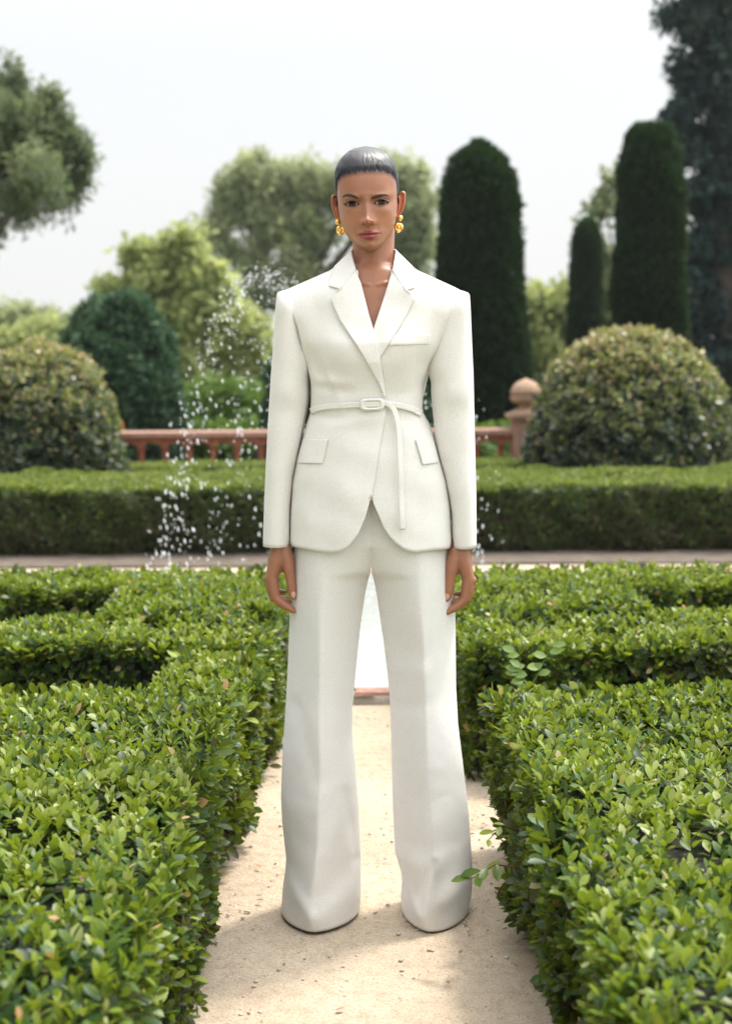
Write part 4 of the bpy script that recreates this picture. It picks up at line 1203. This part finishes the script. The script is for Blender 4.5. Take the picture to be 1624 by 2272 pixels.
# ---- head
HY = 3.312
KX, KY = .1709, .1709
RA = R(-2.8)
PX = 782
def rot(X, r):                 # upright face units -> picture units of the tilted head
    dx, dy = X, r-880
    return PX+dx*math.cos(RA)-dy*math.sin(RA)*1.0, 880+dx*math.sin(RA)+dy*math.cos(RA)
def unrot(x, y):
    dx, dy = x-PX, y-880
    return dx*math.cos(RA)+dy*math.sin(RA), 880-dx*math.sin(RA)+dy*math.cos(RA)
HWT = [(150, 6), (154, 70), (165, 130), (190, 195), (220, 243), (270, 298), (320, 336), (400, 374), (480, 393), (560, 400), (650, 400), (760, 393), (850, 386), (930, 384), (1000, 376), (1080, 364), (1130, 352), (1200, 327), (1260, 300), (1310, 270), (1360, 232), (1400, 196), (1440, 150), (1470, 104), (1490, 60), (1500, 8)]
FT = [(150, .003), (154, .018), (165, .034), (190, .050), (220, .062), (270, .074), (320, .082), (400, .092), (490, .0995), (560, .1025), (650, .1045), (760, .1045), (860, .0985), (1000, .0965), (1150, .0965), (1290, .0975), (1360, .0960), (1400, .0940), (1440, .088), (1470, .078), (1490, .060), (1500, .03)]
BT = [(150, .003), (154, .022), (165, .042), (190, .062), (250, .082), (400, .096), (700, .100), (950, .086), (1150, .062), (1300, .045), (1500, .03)]
def sm_tab(T, v):
    v = np.asarray(v, float)
    return sum(tab(T, v+o)*w for o, w in ((-24, .15), (-12, .2), (0, .3), (12, .2), (24, .15)))
def hwid(r): return np.where(np.asarray(r) < 200, tab(HWT, r), np.where(np.asarray(r) > 1440, tab(HWT, r), sm_tab(HWT, r)))
def hfront(r): return np.where(np.asarray(r) < 200, tab(FT, r), np.where(np.asarray(r) > 1460, tab(FT, r), sm_tab(FT, r)))
EX, EY, EL = 190, 882, 96
def eye_edges(X):
    """upper and lower lid line for |X| (face units)"""
    t = np.clip((np.abs(X)-EX)/EL, -1, 1)
    tilt = -6*t
    up = EY-42*np.maximum(0, 1-np.abs(t+.05)**2.2)+tilt
    lo = EY+27*np.maximum(0, 1-np.abs(t-.1)**2.2)+tilt
    return up, lo
def ease(x): x = np.clip(x, 0, 1); return x*x*(3-2*x)
def fsh(r): return np.interp(r, [600, 1150, 1280, 1450], [13, 13, 7, -10])     # the face is turned very slightly
def features(X, r):
    """metres towards the camera"""
    X = X+fsh(r)
    A = np.abs(X)
    g = lambda x0, y0, sx, sy, a: a*np.exp(-((A-x0)/sx)**2-((r-y0)/sy)**2)
    h = 0
    h = h+g(175, 862, 96, 50, -.0100)+g(75, 850, 30, 50, -.0035)          # sockets
    h = h+g(185, 782, 105, 34, .0040)+g(0, 790, 50, 60, .0022)                                # brow ridge
    nb = np.interp(r, [780, 840, 900, 1000, 1070, 1100, 1125, 1150, 1165, 1190], [0, .0040, .0072, .0125, .0175, .0185, .0165, .0105, .003, 0])
    ns_ = np.interp(r, [780, 900, 1000, 1080, 1150], [48, 42, 46, 54, 60])
    h = h+nb*np.exp(-(A/ns_)**2)
    h = h+nb*.34*np.exp(-(A/(ns_*2.0))**2)
    h = h+g(0, 1088, 40, 34, .0040)                                           # tip
    h = h+g(70, 1110, 28, 28, .0110)+g(52, 1085, 26, 30, .003)              # wings
    h = h+g(40, 1150, 17, 9, -.0060)                                         # nostrils
    h = h+g(0, 1195, 14, 26, -.0016)+g(24, 1200, 12, 26, .0010)
    h = h+g(0, 1260, 112, 22, .0066)+g(34, 1250, 30, 14, .0018)             # lips
    h = h+g(0, 1312, 90, 25, .0088)
    ml = 1279-5*np.exp(-(A/30)**2)+3*np.exp(-((A-70)/40)**2)
    h = h-.0048*np.exp(-((r-ml)/6.5)**2)*np.exp(-(A/118)**4)
    h = h+g(146, 1279, 16, 16, -.0030)
    h = h+g(0, 1362, 82, 18, -.0034)+g(0, 1430, 74, 44, .0060)
    h = h+g(262, 985, 92, 70, .0050)+g(235, 1180, 70, 85, -.0036)+g(130, 1080, 40, 70, -.0012)+g(310, 650, 60, 90, -.003)
    h = h+g(120, 1190, 26, 60, -.0016)
    # lids and the opening of the eye
    up, lo = eye_edges(X)
    inx = ease((EL+8-np.abs(A-EX))/10)
    op = ease((r-up)/7)*ease((lo-r)/7)*ease((EL-np.abs(A-EX))/8)
    h = h+inx*.0022*np.exp(-((r-(up-7))/9)**2)+inx*.0014*np.exp(-((r-(lo+7))/9)**2)
    h = h-inx*.0016*np.exp(-((r-(up-26))/8)**2)
    ball = .0048*np.exp(-((A-EX)/62)**2-((r-EY)/40)**2)
    h = h+ball-op*.0085
    return h
def face_base(X, r):
    w = hwid(r); s = np.clip(X/w, -1, 1)
    return hfront(r)*hyp(s, 2.35)
def face_Y(x, y, feat=True):
    """distance of the face at picture units x, y"""
    X, r = unrot(x, y)
    return HY-face_base(X, r)-(features(X, r)*np.clip((1-np.abs(X)/hwid(r))*5, 0, 1) if feat else 0)
def HP(x, y, Y): return W(682+KX*x, 301.3+KY*y, Y)
rr_ = np.r_[150, 152, 155, 160, 167, 176, 188, 202, np.arange(216, 700, 14), np.arange(704, 1440, 6.5), 1446, 1454, 1462, 1470, 1478, 1486, 1493, 1498, 1500]
# angles: dense in front
th = np.r_[np.linspace(-PI/2, PI/2, 170)[:-1], np.linspace(PI/2, 3*PI/2, 60)[:-1]]
V = []
for r in rr_:
    w = float(hwid(r))
    front = np.abs(th) < PI/2-1e-6
    sx = np.sin(th)
    X = w*sx
    x, y = rot(X, np.full_like(X, r))
    Yf_ = HY-float(hfront(r))*hyp(sx, 2.35)-features(X, np.full_like(X, r))*np.clip((1-np.abs(sx))*5, 0, 1)
    Yb_ = HY+float(tab(BT, r))*hyp(sx, 2.2)
    P_f = HP(x, y, Yf_)
    P_c = HP(x, y, np.full_like(X, HY)); P_b = P_c.copy(); P_b[:, 1] = Yb_
    V.append(np.where(front[:, None], P_f, P_b))
nh = len(th)
f = grid_faces(len(rr_), nh, True)
f.append(tuple(range(nh))[::-1]); f.append(tuple((len(rr_)-1)*nh+k for k in range(nh)))
head = mobj('head', np.concatenate(V), f, M['skin'])
def ear(sg):
    if sg < 0: out = [(398, 812), (372, 780), (340, 762), (316, 768), (305, 795), (309, 850), (318, 920), (334, 990), (356, 1046), (382, 1092), (408, 1118), (428, 1112)]; inn = [(430, 830), (420, 860), (418, 900), (418, 950), (420, 1000), (430, 1060), (440, 1100)]
    else: out = [(1158, 800), (1178, 768), (1205, 732), (1240, 712), (1266, 722), (1278, 752), (1274, 810), (1268, 880), (1250, 950), (1225, 1005), (1195, 1045), (1165, 1062), (1140, 1050)]; inn = [(1128, 800), (1130, 850), (1132, 900), (1134, 950), (1136, 1000), (1138, 1040)]
    A, Bq = smooth_line(out, 40, 2), resample(inn, 40)
    m = 14; V = []
    prof = lambda t: .0055*math.exp(-((t-.10)/.10)**2)+.0035*math.exp(-((t-.55)/.13)**2)-.0045*math.exp(-((t-.34)/.12)**2)-.006*math.exp(-((t-.85)/.16)**2)
    for side in (0, 1):
        for i in range(40):
            lobe = ease((i/39 if sg < 0 else i/39)*4-2.9)
            for j in range(m):
                t = j/(m-1)
                q = A[i]*(1-t)+Bq[i]*t
                e = min(1, t/.07)
                y = HY+.006+.010*(1-t)
                if side == 0: y -= prof(t)*(1-lobe)+.0018*e
                else: y += .0022*e+.002*t
                V.append(HP(q[0], q[1], y))
    f = grid_faces(40, m)+[tuple(x+40*m for x in q[::-1]) for q in grid_faces(40, m)]
    for i in range(39):
        f.append((i*m, (i+1)*m, 40*m+(i+1)*m, 40*m+i*m)); a = i*m+m-1
        f.append((a+m, a, 40*m+a, 40*m+a+m))
    for j in range(m-1):
        f.append((j+1, j, 40*m+j, 40*m+j+1)); a = 39*m+j
        f.append((a, a+1, 40*m+a+1, 40*m+a))
    o = mobj('ear', np.array(V), f, M['skin'])
    b = bmesh.new(); b.from_mesh(o.data); bmesh.ops.recalc_face_normals(b, faces=b.faces[:]); b.to_mesh(o.data); b.free()
    return o
ears = [ear(-1), ear(1)]
for o_ in (head,):
    b = bmesh.new(); b.from_mesh(o_.data); bmesh.ops.recalc_face_normals(b, faces=b.faces[:]); b.to_mesh(o_.data); b.free()
dg = bpy.context.evaluated_depsgraph_get(); dg.update()
grown = bpy.data.meshes.new_from_object(rough.evaluated_get(dg))
nv_grown = len(grown.vertices)
body = bpy.data.objects.new('body', grown); COL.objects.link(body)
for o_ in [head]+ears:
    bo = body.modifiers.new('join', 'BOOLEAN'); bo.operation = 'UNION'; bo.object = o_
    try: bo.solver = 'MANIFOLD'
    except Exception: bo.solver = 'EXACT'
dg = bpy.context.evaluated_depsgraph_get(); dg.update()
joined = bpy.data.meshes.new_from_object(body.evaluated_get(dg))
print('body verts', nv_grown, len(head.data.vertices), len(joined.vertices))
if len(joined.vertices) < nv_grown*.8 or len(joined.vertices) < len(head.data.vertices):
    print('BOOLEAN FAILED, joining shells')
    b = bmesh.new(); b.from_mesh(grown)
    for o_ in [head]+ears: b.from_mesh(o_.data)
    joined = bpy.data.meshes.new('body'); b.to_mesh(joined); b.free()
for o_ in [rough, head]+ears: bpy.data.objects.remove(o_)
bpy.data.objects.remove(body)
joined.name = 'body'
joined.materials.clear(); joined.materials.append(M['skin'])
body = bpy.data.objects.new('body', joined); link(body, person)
joined.polygons.foreach_set('use_smooth', np.ones(len(joined.polygons), bool))
co = np.empty(len(joined.vertices)*3, np.float32); joined.vertices.foreach_get('co', co); co = co.reshape(-1, 3).astype(float)
q = (co-[0, 0, CAMH]) @ RMn
vx = 812+F*q[:, 0]/(-q[:, 2]); vy = 1136-F*q[:, 1]/(-q[:, 2])
hx, hy = (vx-682)/KX, (vy-301.3)/KY
X, r = unrot(hx, hy)
X = X+fsh(r)
A = np.abs(X)
frontm = (co[:, 1] < HY-.02) & (r > 150) & (r < 1505) & (A < 400)
tq = np.clip(A/153, 0, 1)
lip_t = 1233+9*np.exp(-(A/13)**2)-6*np.exp(-((A-26)/16)**2)+38*tq**2.0
lip_b = 1350-70*tq**2.3
lip = ease((r-lip_t)/9+.3)*ease((lip_b-r)/9+.3)*(A < 153)*frontm
g2 = lambda x0, y0, sx, sy: np.exp(-((A-x0)/sx)**2-((r-y0)/sy)**2)
blush_ear_glow = (.30*g2(230, 1080, 110, 80)+.35*g2(0, 1090, 60, 40)+.25*g2(60, 1120, 40, 30))*frontm
ear_glow = (np.abs(hx-785) > 375) & (hy > 700) & (hy < 1130) & (r > 600)  # ears reddened: sunlight shining through put into the skin colour
blush_ear_glow = np.clip(blush_ear_glow+ear_glow*.75, 0, 1)
dark = (.75*g2(40, 1152, 15, 8)+.5*np.exp(-((r-1279)/4)**2)*(A < 138)+.36*g2(185, 838, 88, 22)+.22*g2(185, 925, 70, 14))*frontm  # shade of nostrils, lip gap and lid creases put into skin colour
up_, lo_ = eye_edges(X)
dark = np.clip(dark+.5*frontm*(np.abs(A-EX) < EL+4)*(np.exp(-((r-up_)/7)**2)+.4*np.exp(-((r-lo_)/6)**2)), 0, 1)
nail = np.zeros(len(co))
for cxn, cyn in ((555.1+.0977*985, 1173.6+.0977*1492), ((1220+.1233*(1230-985))*.79297, (1480+.1232*(1492+42))*.79297)):
    nail = np.maximum(nail, ((((vx-cxn)/5.6)**2+((vy-cyn)/6.8)**2) < 1)*(co[:, 1] < D-.040))
hlb = hairline(np.arcsin(np.clip((X-fsh(r))/hwid(r), -1, 1)))
dark = np.clip(dark+.85*ease((r-hlb-34)/-70+.5)*(co[:, 1] < HY+.03)*(r > 150)*(r < 900)*(A < 420), 0, 1)
for nm, arr in (('lip', lip), ('blush_ear_glow', blush_ear_glow), ('dark', dark), ('nail', nail)):
    at = joined.attributes.new(nm, 'FLOAT', 'POINT'); at.data.foreach_set('value', arr.astype(np.float32))

# ---- eyes
for sg in (-1, 1):
    x0, y0 = rot(sg*EX-13, EY-5)
    Yc0 = float(face_Y(np.array([x0]), np.array([y0]), False)[0])
    Xq, rq = sg*EX-13, EY
    # lid surface height without the opening
    lid = float(face_base(Xq, rq))+float(features(np.array([float(Xq)]), np.array([float(rq)]))[0])+.0085
    cyb = HY-lid+.0022+.0125
    V = []; nu, nv = 48, 40
    V0 = []
    for i in range(nv):
        ph = PI/2*i/(nv-1)*.92
        for k in range(nu):
            a = 2*PI*k/nu
            V0.append((math.sin(ph)*math.cos(a), math.sin(ph)*math.sin(a), math.cos(ph)))
    V0 = np.array(V0)
    bx = x0+V0[:, 0]*108; by = y0+V0[:, 1]*72
    V = HP(bx, by, cyb-.0125*V0[:, 2]+sg*(bx-x0)*.00010)
    gx, gy = x0+2, y0-3
    rad = np.hypot(bx-gx, by-gy)/100
    f = grid_faces(nv, nu, True); f.append(tuple(range(nu)))
    mobj('eye', V, f, M['eye'], person, {'rad': rad})
    # lashes
    t = np.linspace(-1.02, 1.16, 40)
    Xl = sg*(EX+EL*t); 
    up, lo = eye_edges(np.clip(np.abs(Xl), EX-EL, EX+EL))
    up = up-np.clip(t-1, 0, 1)*70
    def lash_strip(rc, hw, lift, name):
        V = []
        for s in (-1, 1):
            x, y = rot(Xl-13, rc+s*hw)
            Yl_ = HY-face_base(Xl-13, rc)-features(Xl-13, rc-6*np.sign(EY-rc))-lift
            V.append(HP(x, y, Yl_))
        o = mobj(name, np.concatenate(V), grid_faces(2, 40), M['lash'], person)
        return solidify(o, .0008, 0)
    tt = np.clip(1-np.abs(t), 0, 1)
    lash_strip(up-2, 2.6+5.4*tt**.5+1.5*np.clip(t, 0, 1), .0012, 'eyelashes')
    lash_strip(lo+1, .6+1.5*tt**.5, .0006, 'eyelashes')
# ---- brows (picture units)
for pts in ([(452, 803, 4), (475, 783, 13), (510, 772, 19), (555, 772, 22), (600, 785, 22), (635, 800, 15), (658, 812, 5)],
            [(828, 817, 5), (852, 802, 14), (887, 788, 22), (935, 776, 21), (985, 768, 16), (1025, 769, 10), (1056, 782, 4)]):
    p = smooth_line(pts, 60, 2); V = []
    jj = rng.normal(0, 1.6, (60, 2))
    for s in (-1, -.4, .3, 1):
        x = p[:, 0]; y = p[:, 1]+s*p[:, 2]*.95+(jj[:, 0] if s == 1 else jj[:, 1] if s == -1 else 0)
        Yl_ = face_Y(x, y)-(.0003 if abs(s) == 1 else .0012)
        V.append(HP(x, y, Yl_))
    solidify(mobj('eyebrow', np.concatenate(V), grid_faces(4, 60), M['brow'], person), .0008, 0)

# ---- hair: slicked back cap
na, nt = 900, 90
ang = np.linspace(-PI, PI, na, endpoint=False)
jit = np.clip(rng.normal(0, 17, na), -40, 26)-4
str_ = np.convolve(rng.normal(0, 1, na), [.25, .5, .25], 'same')+.8*np.convolve(rng.normal(0, 1, na), np.ones(7)/7, 'same')*2
hl = hairline(ang)+jit*np.clip(1.4-np.abs(ang)/2, 0, 1)+6*np.sin(ang*9)
V = []; AA = []; RN = []
for i in range(nt):
    t = i/(nt-1)
    rr = hl+(146-hl)*(t**1.15)
    off = 17*ease(t*2.8)-2.0+2.1*str_*ease(t*12+.4)*ease((1-t)*2.5)*(1+.35*np.sin(t*19+ang*11))
    top = ease((300-rr)/160)
    w = hwid(np.maximum(rr, 150))+off*(1-.4*top)
    r2 = rr-(17*ease(t*2.8)-2.0)*.9*top*.6
    sx = np.sin(ang)
    X = w*sx
    x, y = rot(X, r2)
    dF = hfront(np.maximum(rr, 150))+off*.00018
    dB = tab(BT, np.maximum(rr, 150))+off*.00022
    isf = np.abs(ang) < PI/2
    fe = features(X, rr)*np.clip((1-np.abs(sx))*5, 0, 1)*(1-ease(t*6))
    Yf_ = HY-dF*hyp(sx, 2.35)-fe-.0006; Yb_ = HY+dB*hyp(sx, 2.2)
    Pf = HP(x, y, Yf_); Pc = HP(x, y, np.full_like(x, HY)); Pc[:, 1] = Yb_
    V.append(np.where(isf[:, None], Pf, Pc)); AA.append(Pf[:, 0]/.07); RN.append(np.full(na, t*1.2))
f = grid_faces(nt, na, True); f.append(tuple((nt-1)*na+k for k in range(na)))
f = [q_[::-1] for q_ in f]
hair = mobj('hair', np.concatenate(V), f, M['hair'], person, {'ang': np.concatenate(AA), 'run': np.concatenate(RN)})

bn = MB(); c = HP(790, 640, HY); bn.ball((c[0], HY+.125, c[2]), (.035, .032, .036), 24, 16)
bun = bn.build('hair_bun', M['hair'], person)
for k_ in ('ang', 'run'):
    at = bun.data.attributes.new(k_, 'FLOAT', 'POINT'); at.data.foreach_set('value', np.array([v.co.x*20 if k_ == 'ang' else v.co.z*20 for v in bun.data.vertices], np.float32))

# ---- earrings
for (x1_, y1_, r1_, x2_, y2_) in ((394, 1122, 37, 430, 1228), (1204, 1068, 38, 1184, 1192)):
    er = empty('earring', tuple(HP(x1_, y1_, HY-.008)), None, None)
    er.parent = person; er.location = Vector(HP(x1_, y1_, HY-.008))-person.location
    c1, c2 = HP(x1_, y1_, HY-.004), HP(x2_, y2_, HY-.006)
    k = .000172
    def earpart(mb, nm): return mb.build(nm, M['gold'], er)
    m = MB(); m.ball(c1, (r1_*k, .004, r1_*k), 20, 12); m.ball((c1[0], c1[1]-.003, c1[2]+.001), (r1_*k*.55, .004, r1_*k*.55), 14, 10); earpart(m, 'stud')
    V = []
    R1, R2 = 40*k, 21*k
    for i in range(40):
        a = 2*PI*i/40
        rt = R2*(1+.16*math.sin(a*3+1))
        for j in range(14):
            b_ = 2*PI*j/14
            V.append((c2[0]+(R1+rt*math.cos(b_))*math.cos(a), c2[1]-.001+rt*math.sin(b_)*1.1, c2[2]+(R1*1.08+rt*math.cos(b_))*math.sin(a)))
    m = MB(); f = [(i*14+j, i*14+(j+1) % 14, ((i+1) % 40)*14+(j+1) % 14, ((i+1) % 40)*14+j) for i in range(40) for j in range(14)]
    m.add(V, f); m.ball((c2[0], c2[1]-.002, c2[2]), (R1*.62, .005, R1*.7), 16, 10); earpart(m, 'drop')

# ------------------------------------------------------------------ air
hz = MB(); hz.box((0, 190, 6.5), (520, 440, 15.2))
hm = bpy.data.materials.new('air'); hm.use_nodes = True
hn = hm.node_tree.nodes; hn.clear()
ho = hn.new('ShaderNodeOutputMaterial'); hv = hn.new('ShaderNodeVolumePrincipled')
hv.inputs['Color'].default_value = (.93, .96, .97, 1); hv.inputs['Density'].default_value = .00045; hv.inputs['Anisotropy'].default_value = .3
hm.node_tree.links.new(hv.outputs[0], ho.inputs['Volume'])
tag(hz.build('haze', hm, None, smooth=False), kind='stuff')
